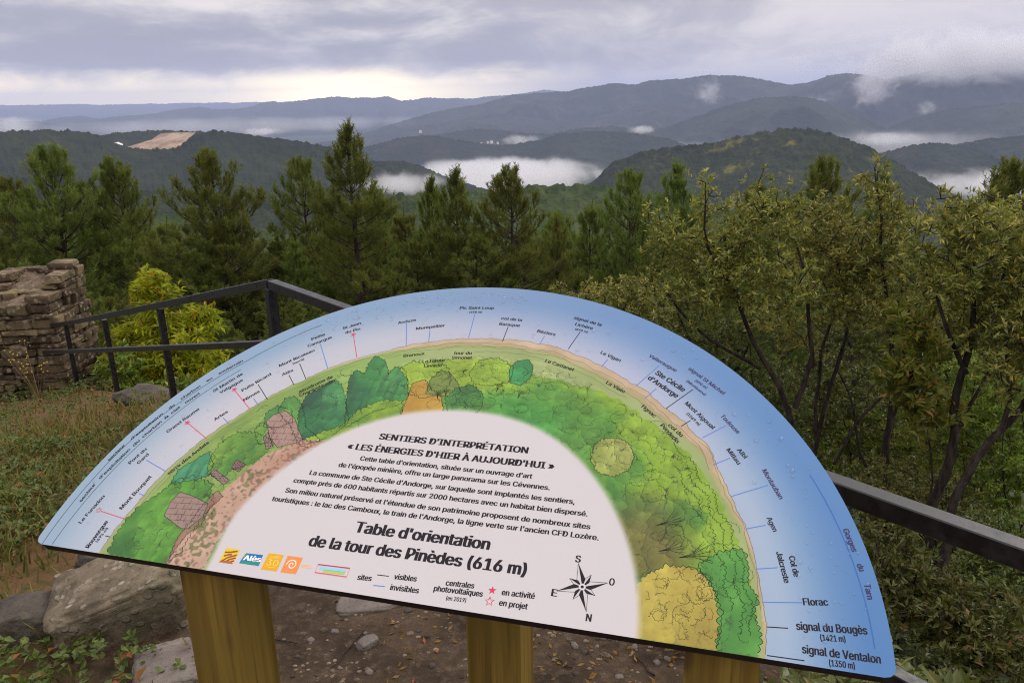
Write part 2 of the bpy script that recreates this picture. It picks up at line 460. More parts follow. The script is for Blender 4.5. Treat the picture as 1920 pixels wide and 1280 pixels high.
t.l(t.mix(t.ramp(n1, .35, .65), (.20, .125, .075), (.40, .29, .20)), p.inputs['Base Color']); bump(t, p, n1, .5, 3)
m_pale, t, p = material('pale_gravel', .9, .2)
p.inputs['Base Color'].default_value = (.75, .70, .62, 1)
# the plateau with the clearing stands behind the near crest of the left hill
ridge('wooded_plateau', [(120, 262), (170, 254), (215, 249), (260, 246), (300, 244), (345, 245.5), (372, 246), (420, 250), (470, 262)], 2500, f_mid, 12, tree=6, drop=58, slope=.155, spur=.05, step=1.0, fade=160,
      patches=[([(236, 276), (262, 268), (283, 262), (301, 250), (330, 248.5), (368, 248.5), (352, 262), (340, 282), (290, 288), (240, 284)], m_bare),
               ([(212, 267), (222, 266), (230, 269), (233, 273), (225, 272), (217, 269)], m_pale)])
ridge('wooded_hill', [(-60, 248), (0, 246), (60, 244), (128, 243), (165, 247), (190, 254), (205, 264), (222, 272), (245, 276), (288, 279), (330, 276), (346, 266), (362, 254), (380, 246), (398, 243), (430, 246), (465, 252), (520, 258),
      (560, 264), (610, 273), (645, 286), (675, 304), (700, 326), (725, 352)], 1950, f_mid, 13, tree=6, drop=330, slope=.33, spur=.2, step=1.2, fade=160, sink=110)
ridge('lower_wooded_slope', [(-80, 330), (60, 336), (160, 345), (280, 352), (400, 366), (520, 378), (640, 392), (720, 405)], 980, f_mid, 26, tree=5.5, drop=200, slope=.3, spur=.12, step=1.4, fade=160, sink=70)
ridge('low_spur', [(640, 305), (690, 302), (730, 300), (765, 303), (800, 314), (830, 328), (870, 342), (900, 352)], 2200, f_mid, 14, tree=6, drop=200, slope=.4, spur=.1, step=1.2, fade=120, sink=60)
ridge('pine_covered_spur', [(640, 398), (700, 376), (740, 364), (800, 360), (870, 356), (950, 351), (1010, 347), (1060, 344.5), (1110, 345), (1150, 348), (1200, 356), (1260, 366), (1320, 380)], 620, f_near, 15, tree=4.5, drop=170, slope=.42, spur=.1, step=1.2, fade=300, sink=60)
ridge('pine_covered_slope', [(-60, 372), (100, 380), (250, 392), (330, 402), (400, 410), (470, 424), (540, 440), (620, 460), (700, 480)], 420, f_near, 16, tree=4, drop=150, slope=.42, spur=.1, step=1.5, fade=200, sink=60)


# ------------------------------------------------------------------ valley fog and low cloud
def fog(name, label, cat, px, py, D, size, dens, seed, thr=.45, scale=2.2, flat=0.0, rot=0.0, soft=.9, group=None, rag=3.4):
    """a bank of cloud: an ellipsoid of air whose density breaks up towards its rim"""
    c = at(px, py, D)
    t_ = np.pi * np.arange(0, 13) / 12; f_ = 2 * np.pi * np.arange(24) / 24
    V = np.stack([np.sin(t_)[:, None] * np.cos(f_), np.sin(t_)[:, None] * np.sin(f_), np.cos(t_)[:, None] + 0 * f_], -1).reshape(-1, 3)
    ii = np.arange(12)[:, None] * 24; jj = np.arange(24)[None]
    F = np.stack([ii + jj, ii + 24 + jj, ii + 24 + (jj + 1) % 24, ii + (jj + 1) % 24], -1).reshape(-1, 4)
    m_ = bpy.data.materials.new('cloud'); m_.use_nodes = True; t = NT(m_.node_tree)
    oc = objco(t); ln = t.n('ShaderNodeVectorMath', operation='LENGTH'); t.l(oc, ln.inputs[0])
    sc = np.asarray(size, float); sc = sc / sc.max()
    nz = t.noise(t.mapping(oc, tuple(sc * scale * np.array([1, 1, 1.0])), (seed * 3.1, seed * 1.7, seed)), 1.0, 7, .64, .6)
    rim = t.ramp(ln.outputs['Value'], 1.0, .25)
    d = t.m('SUBTRACT', t.m('ADD', t.m('MULTIPLY', t.m('SUBTRACT', nz, .5), rag), rim), thr)
    d = t.m('MULTIPLY', t.m('MINIMUM', d, t.m('MULTIPLY', rim, 3.0)), 1.0)
    d = t.m('MULTIPLY', t.ramp(d, 0.0, soft), dens)
    v = t.n('ShaderNodeVolumePrincipled'); v.inputs['Color'].default_value = (1, .985, .99, 1); v.inputs['Anisotropy'].default_value = .2
    t.l(d, v.inputs['Density']); t.l(v.outputs[0], t.n('ShaderNodeOutputMaterial').inputs['Volume'])
    o = link(name, new_mesh(name, V, F, m_), None, c); o.scale = size; o.rotation_euler[2] = rot
    return tag(o, label, cat, group)


fog('fog_bank', 'broad white fog bank filling the valley behind the pines', 'fog', 925, 330, 3300, (740, 1200, 80), .013, 1, thr=.40, scale=7, rot=-.1, rag=2.6)
fog('fog_bank', 'white fog in the valley between the dome hill and the right edge', 'fog', 1890, 350, 2500, (400, 800, 62), .013, 2, thr=.42, scale=6, rag=2.8)
fog('fog_bank', 'low fog in front of the small spur beside the tallest pine', 'fog', 745, 345, 1850, (230, 260, 34), .012, 3, thr=.45, scale=5, rag=3)
fog('valley_mist', 'thin veil of mist hanging over the middle valley beyond the fog bank', 'mist', 1010, 290, 4700, (2300, 900, 95), .0011, 21, thr=.30, scale=7, rag=2.4)
fog('valley_mist', 'thin veil of mist along the foot of the distant range on the left', 'mist', 420, 236, 8200, (3600, 900, 130), .0008, 22, thr=.30, scale=8, rag=2.4)
fog('valley_mist', 'thin veil of mist in the valley behind the dome hill on the right', 'mist', 1640, 270, 4700, (1300, 700, 110), .0012, 23, thr=.32, scale=6, rag=2.6)
fog('fog_patch', 'small flat fog patch behind the crest of the left wooded hill', 'fog', 490, 247, 5200, (210, 340, 40), .008, 4, scale=4)
fog('fog_patch', 'fog patch at the left edge under the distant range', 'fog', 15, 236, 5600, (300, 420, 100), .005, 5, scale=3.5)
fog('fog_wisp', 'fog wisp lying on the saddle of the dark middle ridge', 'fog', 1203, 243, 4700, (130, 180, 40), .010, 6, scale=3.4)
fog('fog_wisp', 'fog wisp above the village on the middle ridge', 'fog', 975, 262, 4800, (190, 200, 50), .007, 7, scale=3.6)
fog('cloud_wisp', 'upright cloud wisp on the mountain face below its highest crest', 'cloud', 1330, 172, 7000, (190, 200, 210), .004, 8, scale=3.2, thr=.5)
fog('cloud_wisp', 'slanting cloud wisp behind the forested spur', 'cloud', 1568, 188, 6900, (400, 260, 120), .004, 9, scale=4.5, thr=.5)
fog('fog_wisp', 'fog streak between the dome hill and the brown hill', 'fog', 1662, 261, 4300, (280, 300, 56), .006, 10, scale=4, thr=.45)
fog('cloud_wisp', 'small cloud puff hanging on the right mountain flank', 'cloud', 1738, 203, 5500, (110, 120, 85), .005, 11, scale=3, thr=.5)
fog('low_cloud', 'big grey cloud wrapping the summit of the right mountain', 'cloud', 1830, 108, 6600, (1500, 900, 350), .0060, 12, thr=.42, scale=6, rag=3.0, soft=.8)
fog('low_cloud', 'ragged cloud tongue hanging down from the summit cloud', 'cloud', 1640, 152, 6500, (290, 260, 300), .0080, 13, thr=.46, scale=3.2, rag=3.4, soft=.7)


# ------------------------------------------------------------------ trees
def leaf_mat(name, cols, rough=.5, spec=.4, trans=.25, clump=2.5, objvar=.25):
    """leaves: every leaf its own tint, clumps lighter and darker, some light through the blade"""
    m_, t, p = material(name, rough, spec)
    g = t.n('ShaderNodeNewGeometry'); oc = objco(t)
    rnd = g.outputs['Random Per Island']
    n1 = t.noise(oc, clump, 3, .6)
    k = t.mix(t.m('ADD', t.m('MULTIPLY', rnd, .55), t.m('MULTIPLY', t.ramp(n1, .3, .7), .45)), cols[0], cols[1])
    if len(cols) > 2: k = t.mix(t.ramp(rnd, cols[3][0], cols[3][1]), k, cols[2])
    oi = t.n('ShaderNodeObjectInfo').outputs['Random']
    k = t.mix(1.0, k, t.n('ShaderNodeCombineXYZ').outputs[0], 'MULTIPLY') if False else k
    hs = t.n('ShaderNodeHueSaturation'); t.l(k, hs.inputs['Color'])
    t.l(t.m('ADD', t.m('MULTIPLY', oi, objvar * 2), 1 - objvar), hs.inputs['Value'])
    t.l(t.m('ADD', t.m('MULTIPLY', oi, .045), .4775), hs.inputs['Hue'])
    t.l(hs.outputs[0], p.inputs['Base Color'])
    if trans:
        out = [n for n in t.nt.nodes if n.type == 'OUTPUT_MATERIAL'][0]
        tr = t.n('ShaderNodeBsdfTranslucent'); t.l(hs.outputs[0], tr.inputs[0])
        mx = t.n('ShaderNodeMixShader'); mx.inputs[0].default_value = trans
        t.l(p.outputs[0], mx.inputs[1]); t.l(tr.outputs[0], mx.inputs[2]); t.l(mx.outputs[0], out.inputs[0])
    return m_


def bark_mat(name, a, b, scale=14):
    m_, t, p = material(name, .95, .15)
    oc = objco(t)
    n1 = t.noise(t.mapping(oc, (1, 1, .25)), scale, 5, .7)
    t.l(t.mix(t.ramp(n1, .35, .65), a, b), p.inputs['Base Color']); bump(t, p, n1, .8, .02)
    return m_


m_needle = leaf_mat('pine_needles', ((.100, .140, .022), (.235, .262, .050)), .6, .2, .42, .9, .22)
m_pbark = bark_mat('pine_bark', (.030, .022, .018), (.085, .060, .048), 10)
m_oak = leaf_mat('oak_leaves', ((.095, .122, .022), (.345, .345, .070), (.50, .40, .08), (.74, .92)), .42, .45, .25, 3.0, .22)
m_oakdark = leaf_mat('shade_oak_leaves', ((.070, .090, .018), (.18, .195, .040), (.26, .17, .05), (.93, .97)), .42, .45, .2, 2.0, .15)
m_bright = leaf_mat('young_green_leaves', ((.10, .145, .018), (.28, .33, .045), (.42, .28, .05), (.92, .96)), .4, .45, .3, 3.0, .15)
m_chest = leaf_mat('chestnut_leaves', ((.20, .30, .012), (.52, .56, .02), (.50, .28, .02), (.90, .96)), .5, .35, .35, 2.2, .1)
m_obark = bark_mat('oak_bark', (.022, .017, .014), (.070, .055, .046), 30)


def unit(v): return v / (np.linalg.norm(v, axis=-1, keepdims=True) + 1e-9)


def needles(P, A, L, n=14, ln=.15, w=.02, rng=RNG):
    """bottle-brush shoots: P bases, A axes, L lengths"""
    m = len(P)
    t_ = rng.random((m, n)) ** .8
    ref = np.where(np.abs(A[:, 2:3]) < .9, [[0, 0, 1.]], [[1., 0, 0]])
    a = unit(np.cross(A, ref)); b = np.cross(A, a)
    ph = rng.random((m, n)) * 2 * np.pi
    rad = np.cos(ph)[..., None] * a[:, None] + np.sin(ph)[..., None] * b[:, None]
    an = np.radians(rng.uniform(22, 58, (m, n)))[..., None]
    d = np.cos(an) * A[:, None] + np.sin(an) * rad
    base = P[:, None] + A[:, None] * (t_ * L[:, None])[..., None]
    tip = base + d * (ln * rng.uniform(.7, 1.15, (m, n)))[..., None]
    side = unit(np.cross(d, rng.normal(size=(m, n, 3)))) * w / 2
    V = np.stack([base - side, base + side, tip], 2).reshape(-1, 3)
    return V, np.arange(len(V)).reshape(-1, 3)


def pine_meshes(seed, H=12.0, spread=2.6, sparse=1.0, bare=.25, lean=.3, tuft=1.0):
    r = np.random.default_rng(seed)
    k = 14
    zt = np.linspace(0, H, k)
    bend = np.cumsum(r.normal(0, .05, (k, 2)), 0) * lean; bend -= bend[0]
    trunk = np.c_[bend, zt]
    mb = MB(); mb.tube(trunk, np.interp(zt, [0, H * .6, H], [.16, .085, .018]), 8)
    at_ = lambda z: np.array([np.interp(z, zt, trunk[:, 0]), np.interp(z, zt, trunk[:, 1]), z])
    SP, SA, SL = [], [], []; KP, KA, KL = [], [], []
    z = H * bare; 
    while z < H - .25:
        f = (z - H * bare) / (H * (1 - bare))
        env = spread * 1.3 * (min(1, .55 + f * 2.2) if f < .2 else 1) * (1 - f) ** .58 + .12
        nb = int(r.integers(4, 7)); a0 = r.random() * 6.28
        for q in range(nb):
            if r.random() > sparse: continue
            aa = a0 + q * 6.283 / nb + r.normal(0, .2)
            l = env * r.uniform(.45, 1.25)
            e0 = math.radians(np.interp(f, [0, .3, .8, 1], [-10, 6, 26, 52]) + r.normal(0, 6))
            m = 7; s = np.linspace(0, 1, m)
            hx = np.cumsum(np.cos(e0 + s * .5)) / m * l; hz = np.cumsum(np.sin(e0 + s * .55)) / m * l
            hx -= hx[0]; hz -= hz[0]
            wob = np.cumsum(r.normal(0, .06, m)) * l * .3
            B = at_(z) + np.stack([np.cos(aa) * hx - np.sin(aa) * wob, np.sin(aa) * hx + np.cos(aa) * wob, hz], -1)
            mb.tube(B, np.linspace(.018 + .014 * l / 2, .006, m), 4)
            nt = max(3, int(l * 6.5))
            for w_ in range(nt):
                u_ = r.uniform(.28, 1.0) if w_ else 1.0
                p = np.array([np.interp(u_, s, B[:, c]) for c in range(3)])
                d = B[-1] - B[-2] if u_ > .8 else B[3] - B[2]; d = d / (np.linalg.norm(d) + 1e-9)
                if w_ == 0 and f > .30:                               # upright candle at the branch tip
                    for c in range(1 + int(f > .5)):
                        ax = np.array([r.normal(0, .16), r.normal(0, .16), 1.0]) + d * .25
                        KP.append(p - d * .25 * c * r.random()); KA.append(ax / np.linalg.norm(ax)); KL.append((.24 + .28 * f) * r.uniform(.75, 1.2))
                if w_ == 0: tw = d * .08
                else:
                    sd = np.cross(d, [0, 0, 1.]) * r.choice([-1, 1]) + d * r.uniform(.3, 1) + np.array([0, 0, r.uniform(-.1, .5)])
                    tw = sd / np.linalg.norm(sd) * l * .20 * r.uniform(.5, 1.3) * (1.15 - u_ * .4)
                mb.tube(np.array([p, p + tw * .5, p + tw]), [.008, .006, .004], 3)
                for c in range(2 if w_ else 3):
                    q_ = p + tw * (1 - .45 * c * r.random())
                    ax = tw / (np.linalg.norm(tw) + 1e-9) * .55 + np.array([0, 0, .75 + .5 * f]) + r.normal(0, .25, 3)
                    SP.append(q_); SA.append(ax / np.linalg.norm(ax)); SL.append(r.uniform(.14, .3) * (1 + .9 * f) * tuft)
        z += r.uniform(.30, .52) * (1.1 - .3 * f)
    for c in range(int(8 * bare / .25)):                            # dead snags on the bare lower trunk
        z_ = r.uniform(.06, bare + .12) * H; a_ = r.random() * 6.28; l = r.uniform(.4, 1.9); s = np.linspace(0, 1, 6)
        mb.tube(at_(z_) + np.stack([np.cos(a_) * l * s, np.sin(a_) * l * s, l * (.25 * s - .35 * s ** 2) + r.normal(0, .02, 6)], -1), np.linspace(.02, .005, 6), 4)
    for c in range(7):                                             # candles at the leader
        SP.append(at_(H - .12 * c)); ax = np.array([r.normal(0, .22), r.normal(0, .22), 1]); SA.append(ax / np.linalg.norm(ax)); SL.append(r.uniform(.35, .55)); KP.append(SP[-1]); KA.append(SA[-1]); KL.append(r.uniform(.5, .85))
    SP, SA, SL = np.array(SP), np.array(SA), np.array(SL)
    V, F = needles(SP, SA, SL, 18, .19, .028, r)
    V2, F2 = needles(np.array(KP), np.array(KA), np.array(KL), 64, .115, .026, r)
    F = np.concatenate([F, F2 + len(V)]); V = np.concatenate([V, V2])
    return mb.mesh('pine_trunk', m_pbark, True), new_mesh('pine_crown', V, F, m_needle)


PINES = [pine_meshes(1, spread=3.1, sparse=.95, bare=.28), pine_meshes(2, spread=2.6, sparse=.84, bare=.34), pine_meshes(3, spread=3.0, bare=.3, sparse=.9), pine_meshes(4, spread=1.7, sparse=.9, bare=.2, tuft=1.25), pine_meshes(5, spread=2.1, sparse=.95, lean=.8)]


def pine(px, py, d, var, label, wide=1.0, group='pines below the viewpoint', rot=None):
    top = at(px, py, d); zb = float(gz(top[0], top[1])) - .15
    H = max(top[2] - zb, 2.5); s = H / 12.55
    t_ = thing('pine_tree', label, 'pine tree', (top[0], top[1], zb), group)
    tr, cr = PINES[var]
    link('trunk', tr, t_); link('crown', cr, t_)
    w = wide * (s * .55 + .45)
    t_.scale = (w, w, s); t_.rotation_euler[2] = RNG.random() * 6.28 if rot is None else rot
    return t_


for a in [
    (85, 286, 34, 0, 'broad pine with a rounded top above the ruined wall', 1.15), (18, 345, 44, 2, 'pine cut by the left edge of the photo', 1.1),
    (213, 307, 36, 2, 'pine with a pointed top between the ruin and the chestnut', 1.0), (392, 292, 32, 0, 'open-branched pine standing behind the bend of the railing', 1.12),
    (560, 297, 35, 1, 'slim pine with loose upright shoots beside the tallest pine', .95), (648, 231, 30, 3, 'tallest pine of all with a dark candle-like top', 1.25),
    (700, 345, 34, 4, 'pine leaning out just right of the tallest pine', .8), (806, 330, 38, 3, 'narrow pine in front of the valley fog', .95), (851, 315, 35, 3, 'slim pine with many upright candles in front of the fog', 1.15),
    (957, 321, 35, 2, 'full pine with a tufted top right of the fog candles', 1.05), (1045, 404, 42, 3, 'small slender pine above the top of the panel', .7), (1105, 382, 40, 4, 'short dense dark pine behind the small oak', .9),
    (1182, 321, 37, 1, 'slender pine left of the oak thicket', .95), (1268, 304, 40, 3, 'pine top rising behind the left end of the oak thicket', 1.2), (1543, 308, 33, 0, 'bushy pine top above the middle of the oaks', .95),
    (1655, 318, 36, 3, 'pine half hidden behind the tallest oak leader', .9), (1480, 366, 42, 4, 'small pine tip beside the bushy pine top', .9), (1590, 345, 40, 3, 'thin pine tip right of the bushy pine top', .55),
    (1912, 300, 30, 1, 'dark pine at the right edge of the photo', 1.2), (1882, 326, 34, 3, 'slim dark pine just left of the right edge', 1.0), (1420, 352, 46, 2, 'pine tip between two oak crowns', .8)]:
    pine(*a[:5], wide=a[5])
_r = np.random.default_rng(11)
for q in range(52):
    px = -60 + q * 1350 / 51 + _r.normal(0, 18); d = _r.uniform(30, 60)
    py = _r.uniform(392, 500) + (20 if d < 38 else 0)
    pine(px, py, d, int(_r.integers(0, 5)), 'lower pine closing the forest below the row of tall pines', float(_r.uniform(.9, 1.25)), 'lower pines filling the forest')
for q in range(12):
    pine(-90 - q * 42, _r.uniform(330, 470), _r.uniform(22, 48), int(_r.integers(0, 5)), 'lower pine closing the forest below the row of tall pines', float(_r.uniform(.9, 1.25)), 'lower pines filling the forest')
for q in range(16):
    px = 1230 + q * 48 + _r.normal(0, 15); d = _r.uniform(28, 50)
    pine(px, _r.uniform(430, 560), d, int(_r.integers(0, 5)), 'pine hidden behind the oak thicket', float(_r.uniform(.9, 1.2)), 'pines behind the oaks')
for q in range(22):
    px = -40 + q * 58 + _r.normal(0, 20); d = _r.uniform(17, 26)
    pine(px, _r.uniform(520, 620), d, int(_r.integers(0, 5)), 'young dark pine in the shade under the tall pines', float(_r.uniform(.7, 1.0)), 'young pines in the forest shade')


def leaves(P, A, n, ln, w, fold=.25, droop=0.0, rng=RNG, spread=(25, 80)):
    """rosettes of n narrow leaves round the twig tips"""
    m = len(P)
    ref = np.where(np.abs(A[:, 2:3]) < .9, [[0, 0, 1.]], [[1., 0, 0]])
    a = unit(np.cross(A, ref)); b = np.cross(A, a)
    ph = rng.random((m, n)) * 6.283
    rad = np.cos(ph)[..., None] * a[:, None] + np.sin(ph)[..., None] * b[:, None]
    an = np.radians(rng.uniform(*spread, (m, n)))[..., None]
    d = np.cos(an) * A[:, None] + np.sin(an) * rad; d[..., 2] -= droop * rng.random((m, n)); d = unit(d)
    L = ln * rng.uniform(.6, 1.2, (m, n))[..., None]; W = w * rng.uniform(.75, 1.2, (m, n))[..., None]
    base = P[:, None] - A[:, None] * (rng.random((m, n)) * ln * .9)[..., None]
    up = unit(np.cross(d, np.cross(A[:, None] + 0 * d + rng.normal(0, .25, d.shape), d))); sd = np.cross(d, up)
    mid = base + d * L * .5 + up * W * fold * .3
    tip = base + d * L - np.array([0, 0, 1]) * L * .12 * droop
    V = np.stack([base, mid + sd * W / 2 + up * W * fold, tip, mid - sd * W / 2 + up * W * fold], 2).reshape(-1, 3)
    q = np.arange(len(V) // 4)[:, None] * 4
    return V, np.concatenate([q + [0, 1, 2], q + [0, 2, 3]])


def broadleaf(name, label, cat, base, stems, blobs, n, mleaf, mbark, seed, ln=.052, w=.0145, nl=11, per=3, group=None, droop=.15, fill=.62, spread=(25, 80), twig=.004):
    """stems: [(points, r0, r1)]; blobs: [(centre, radii)]. Twigs reach from the stems to points spread through the crown."""
    r = np.random.default_rng(seed)
    base = np.asarray(base, float)
    t_ = thing(name, label, cat, base, group)
    mb = MB(); N = []
    for pts, r0, r1 in stems:
        P = np.asarray(pts, float); s = np.r_[0, np.cumsum(np.linalg.norm(np.diff(P, axis=0), axis=1))]
        u_ = np.linspace(0, s[-1], max(4, int(s[-1] / .13)))
        Q = np.stack([np.interp(u_, s, P[:, c]) for c in range(3)], -1)
        Q[1:-1] = (Q[:-2] + Q[1:-1] * 2 + Q[2:]) / 4
        wob = np.stack([fbm(u_ * 2.2, np.full_like(u_, seed + c * 7.7), 3, 4) - .5 for c in range(3)], -1) * .14
        Q = Q + wob * np.minimum(1, np.arange(len(Q)) / 3)[:, None]
        mb.tube(Q - base, np.linspace(r0, r1, len(Q)) * .8, 8)
        N.append(Q[max(1, len(Q) // 5):])
    N = np.concatenate(N)
    vol = np.array([np.prod(b[1]) for b in blobs]) ** .75
    which = r.choice(len(blobs), n, p=vol / vol.sum())
    v = unit(r.normal(size=(n, 3))) * (r.random(n) ** fill * .95 + .05)[:, None]
    A = np.array([blobs[k][0] for k in which]) + v * np.array([blobs[k][1] for k in which])
    A = A[np.argsort([np.min(np.linalg.norm(N - a, axis=1)) for a in A])]
    CP, CA = [], []
    for a in A:
        dist = np.linalg.norm(N - a, axis=1) + .5 * np.maximum(N[:, 2] - a[2] + .05, 0)
        p = N[np.argmin(dist)]; L = np.linalg.norm(a - p)
        if L < .05: continue
        m = max(3, int(L / .1)); s = np.linspace(0, 1, m)[:, None]
        Q = p + (a - p) * s + np.array([0, 0, 1]) * (s - s ** 2) * L * r.uniform(-.25, .3) + r.normal(0, .03, 3) * L * np.sin(s * 3.14)
        mb.tube(Q - base, np.linspace(twig + .006 * min(L, 1.2), twig * .6, m), 4)
        N = np.concatenate([N, Q[1:]])
        for c in range(per):
            f = 1 - c * .55 / per * min(1, .6 / L) * (1 if L > .2 else .3)
            k = min(m - 1, max(1, int(f * (m - 1))))
            d = Q[k] - Q[k - 1]; d = d / (np.linalg.norm(d) + 1e-9)
            off = r.normal(0, .05, 3) if c else np.zeros(3)
            CP.append(Q[k] + off - base); ax = d * .6 + np.array([0, 0, .55]) + r.normal(0, .4, 3); CA.append(ax / np.linalg.norm(ax))
    link('trunk', mb.mesh('bark', mbark, True), t_)
    V, F = leaves(np.array(CP), np.array(CA), nl, ln, w, droop=droop, rng=r, spread=spread)
    link('crown', new_mesh('foliage', V, F, mleaf), t_)
    return t_


def px_tree(name, label, cat, d, stems, blobs, n, mleaf, seed, **kw):
    """stems / blobs measured on the photograph at the range d"""
    sc = d / FPX
    st = []
    for k, (pts, r0, r1) in enumerate(stems):
        P = [at(x, y, d + (q[0] if q else 0)) for x, y, *q in pts]
        if k == 0:
            g = P[0].copy(); g[2] = min(float(gz(g[0], g[1])) - .1, P[0][2] - .3); base = g; P = [g] + P
        st.append((P, r0, r1))
    bl = [(at(x, y, d + dd), (rx * sc, rd, ry * sc)) for x, y, dd, rx, ry, rd in blobs]
    return broadleaf(name, label, cat, base, st, bl, n, mleaf, m_obark, seed, **kw)


OG = 'evergreen oaks on the right'
px_tree('oak_tree', 'evergreen oak forking low just above the right shoulder of the panel', 'oak tree', 5.6,
        [([(1502, 880), (1490, 765), (1425, 690, .2), (1385, 560, .3), (1360, 440, .3)], .045, .014), ([(1490, 765), (1520, 690), (1526, 560), (1500, 450)], .03, .01), ([(1425, 690, .2), (1330, 640, .2), (1260, 560, .1)], .02, .008), ([(1385, 560, .3), (1330, 480), (1330, 350)], .018, .006)],
        [(1370, 470, .2, 130, 105, .55), (1280, 520, .2, 90, 100, .5), (1330, 370, .1, 38, 65, .2), (1440, 400, .1, 75, 60, .35), (1240, 440, .1, 40, 60, .25), (1450, 520, 0, 90, 90, .45), (1215, 385, .2, 14, 45, .1)], 520, m_oak, 21, group=OG)
px_tree('oak_tree', 'evergreen oak with two straight dark stems in the middle of the thicket', 'oak tree', 6.3,
        [([(1528, 850), (1540, 790), (1560, 690), (1590, 560), (1560, 430)], .035, .012), ([(1532, 830), (1525, 740), (1560, 600), (1600, 480)], .025, .01)],
        [(1530, 430, .1, 110, 75, .6), (1590, 500, 0, 110, 90, .6), (1420, 370, .2, 22, 75, .2), (1480, 600, .3, 90, 80, .5)], 330, m_oak, 22, group=OG)
px_tree('oak_tree', 'evergreen oak with a tall narrow leader above the others', 'oak tree', 6.0,
        [([(1640, 930), (1668, 800), (1682, 740), (1660, 580), (1645, 420), (1640, 310)], .05, .008), ([(1668, 800), (1700, 690), (1740, 600)], .022, .008), ([(1640, 930), (1600, 800), (1570, 700)], .022, .008), ([(1563, 870), (1602, 797), (1655, 740), (1700, 690)], .02, .012)],
        [(1640, 360, 0, 42, 78, .3), (1665, 470, 0, 85, 70, .5), (1620, 560, 0, 100, 60, .6), (1720, 600, -.2, 70, 60, .4), (1690, 400, 0, 40, 40, .3)], 330, m_oak, 23, group=OG)
px_tree('oak_tree', 'large evergreen oak with a thick crooked trunk behind the handrail', 'oak tree', 4.7,
        [([(1762, 940), (1775, 850), (1800, 760), (1815, 640), (1802, 520), (1812, 430)], .06, .012), ([(1812, 700), (1770, 610), (1750, 500)], .022, .008), ([(1815, 640), (1870, 560), (1900, 470)], .022, .007), ([(1775, 850), (1850, 690), (1900, 640)], .02, .008)],
        [(1800, 440, 0, 85, 75, .5), (1870, 430, .1, 70, 80, .4), (1770, 520, 0, 60, 70, .4), (1860, 560, 0, 90, 90, .5), (1800, 380, 0, 40, 40, .25)], 420, m_oak, 24, group=OG)
px_tree('oak_tree', 'evergreen oak leaning out past the right edge of the photo', 'oak tree', 4.3,
        [([(1790, 960), (1820, 880), (1880, 800), (1930, 730), (1985, 600)], .05, .015), ([(1880, 800), (1900, 700), (1890, 600)], .02, .008)],
        [(1930, 640, 0, 110, 110, .6), (1985, 520, 0, 70, 110, .5)], 300, m_oak, 25, group=OG)
px_tree('oak_tree', 'low oak whose sprays show just over the top edge of the panel', 'oak tree', 7.5,
        [([(1180, 660), (1160, 600), (1110, 555), (1060, 530)], .025, .008), ([(1160, 600), (1190, 540), (1200, 500)], .018, .007)],
        [(1110, 560, 0, 75, 38, .5), (1175, 555, 0, 55, 60, .5), (1055, 535, 0, 22, 18, .15), (1210, 600, 0, 60, 60, .4)], 210, m_oak, 26, group=OG)
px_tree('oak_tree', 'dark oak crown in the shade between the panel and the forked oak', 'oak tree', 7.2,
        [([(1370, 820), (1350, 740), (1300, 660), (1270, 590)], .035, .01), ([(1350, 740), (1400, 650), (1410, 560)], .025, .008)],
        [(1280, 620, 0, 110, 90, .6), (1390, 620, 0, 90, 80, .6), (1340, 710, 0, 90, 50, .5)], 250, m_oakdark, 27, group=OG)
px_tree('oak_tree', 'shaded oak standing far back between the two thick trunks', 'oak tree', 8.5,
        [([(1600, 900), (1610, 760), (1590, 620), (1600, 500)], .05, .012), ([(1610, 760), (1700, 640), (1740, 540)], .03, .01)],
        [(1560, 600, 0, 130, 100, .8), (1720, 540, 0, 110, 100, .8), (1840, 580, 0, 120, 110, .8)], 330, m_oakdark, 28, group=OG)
SG = 'green shrubs under the oaks'
px_tree('shrub', 'yellow leaved spray lit up between the two thick trunks', 'shrub', 4.9, [([(1740, 900), (1735, 780), (1725, 680)], .014, .006)],
        [(1725, 610, 0, 50, 40, .3), (1700, 700, 0, 60, 50, .3), (1740, 760, 0, 50, 50, .3)], 120, m_bright, 31, group=SG, ln=.08, w=.028)
for k, (x, y, d, rx, ry, rd, n, mm, lab) in enumerate([
    (1620, 850, 7.2, 150, 110, .6, 260, m_bright, 'bright green shrub behind the dark oak stems near the panel'),
    (1780, 880, 6.6, 160, 120, .6, 220, m_bright, 'leafy green shrub behind the crooked trunk above the handrail'),
    (1905, 900, 5.6, 110, 130, .5, 150, m_bright, 'shrub at the right edge above the handrail'),
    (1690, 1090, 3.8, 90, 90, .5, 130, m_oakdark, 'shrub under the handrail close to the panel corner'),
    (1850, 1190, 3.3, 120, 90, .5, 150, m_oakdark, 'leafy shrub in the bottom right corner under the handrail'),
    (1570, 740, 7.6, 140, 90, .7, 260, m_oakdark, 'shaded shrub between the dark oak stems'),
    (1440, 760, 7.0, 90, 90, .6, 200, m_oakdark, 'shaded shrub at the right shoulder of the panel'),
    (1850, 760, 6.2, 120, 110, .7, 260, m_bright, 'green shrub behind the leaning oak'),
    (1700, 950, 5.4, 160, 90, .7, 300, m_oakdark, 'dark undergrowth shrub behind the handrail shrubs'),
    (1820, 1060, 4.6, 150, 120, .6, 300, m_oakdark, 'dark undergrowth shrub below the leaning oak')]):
    px_tree('shrub', lab, 'shrub', d, [([(x, y + ry), (x - rx * .2, y), (x - rx * .3, y - ry * .7)], .014, .005), ([(x, y + ry), (x + rx * .4, y - ry * .4)], .012, .005)],
            [(x, y, 0, rx, ry, rd)], n, mm, 40 + k, group=SG, ln=.05, w=.019, nl=9, per=4, fill=.5)
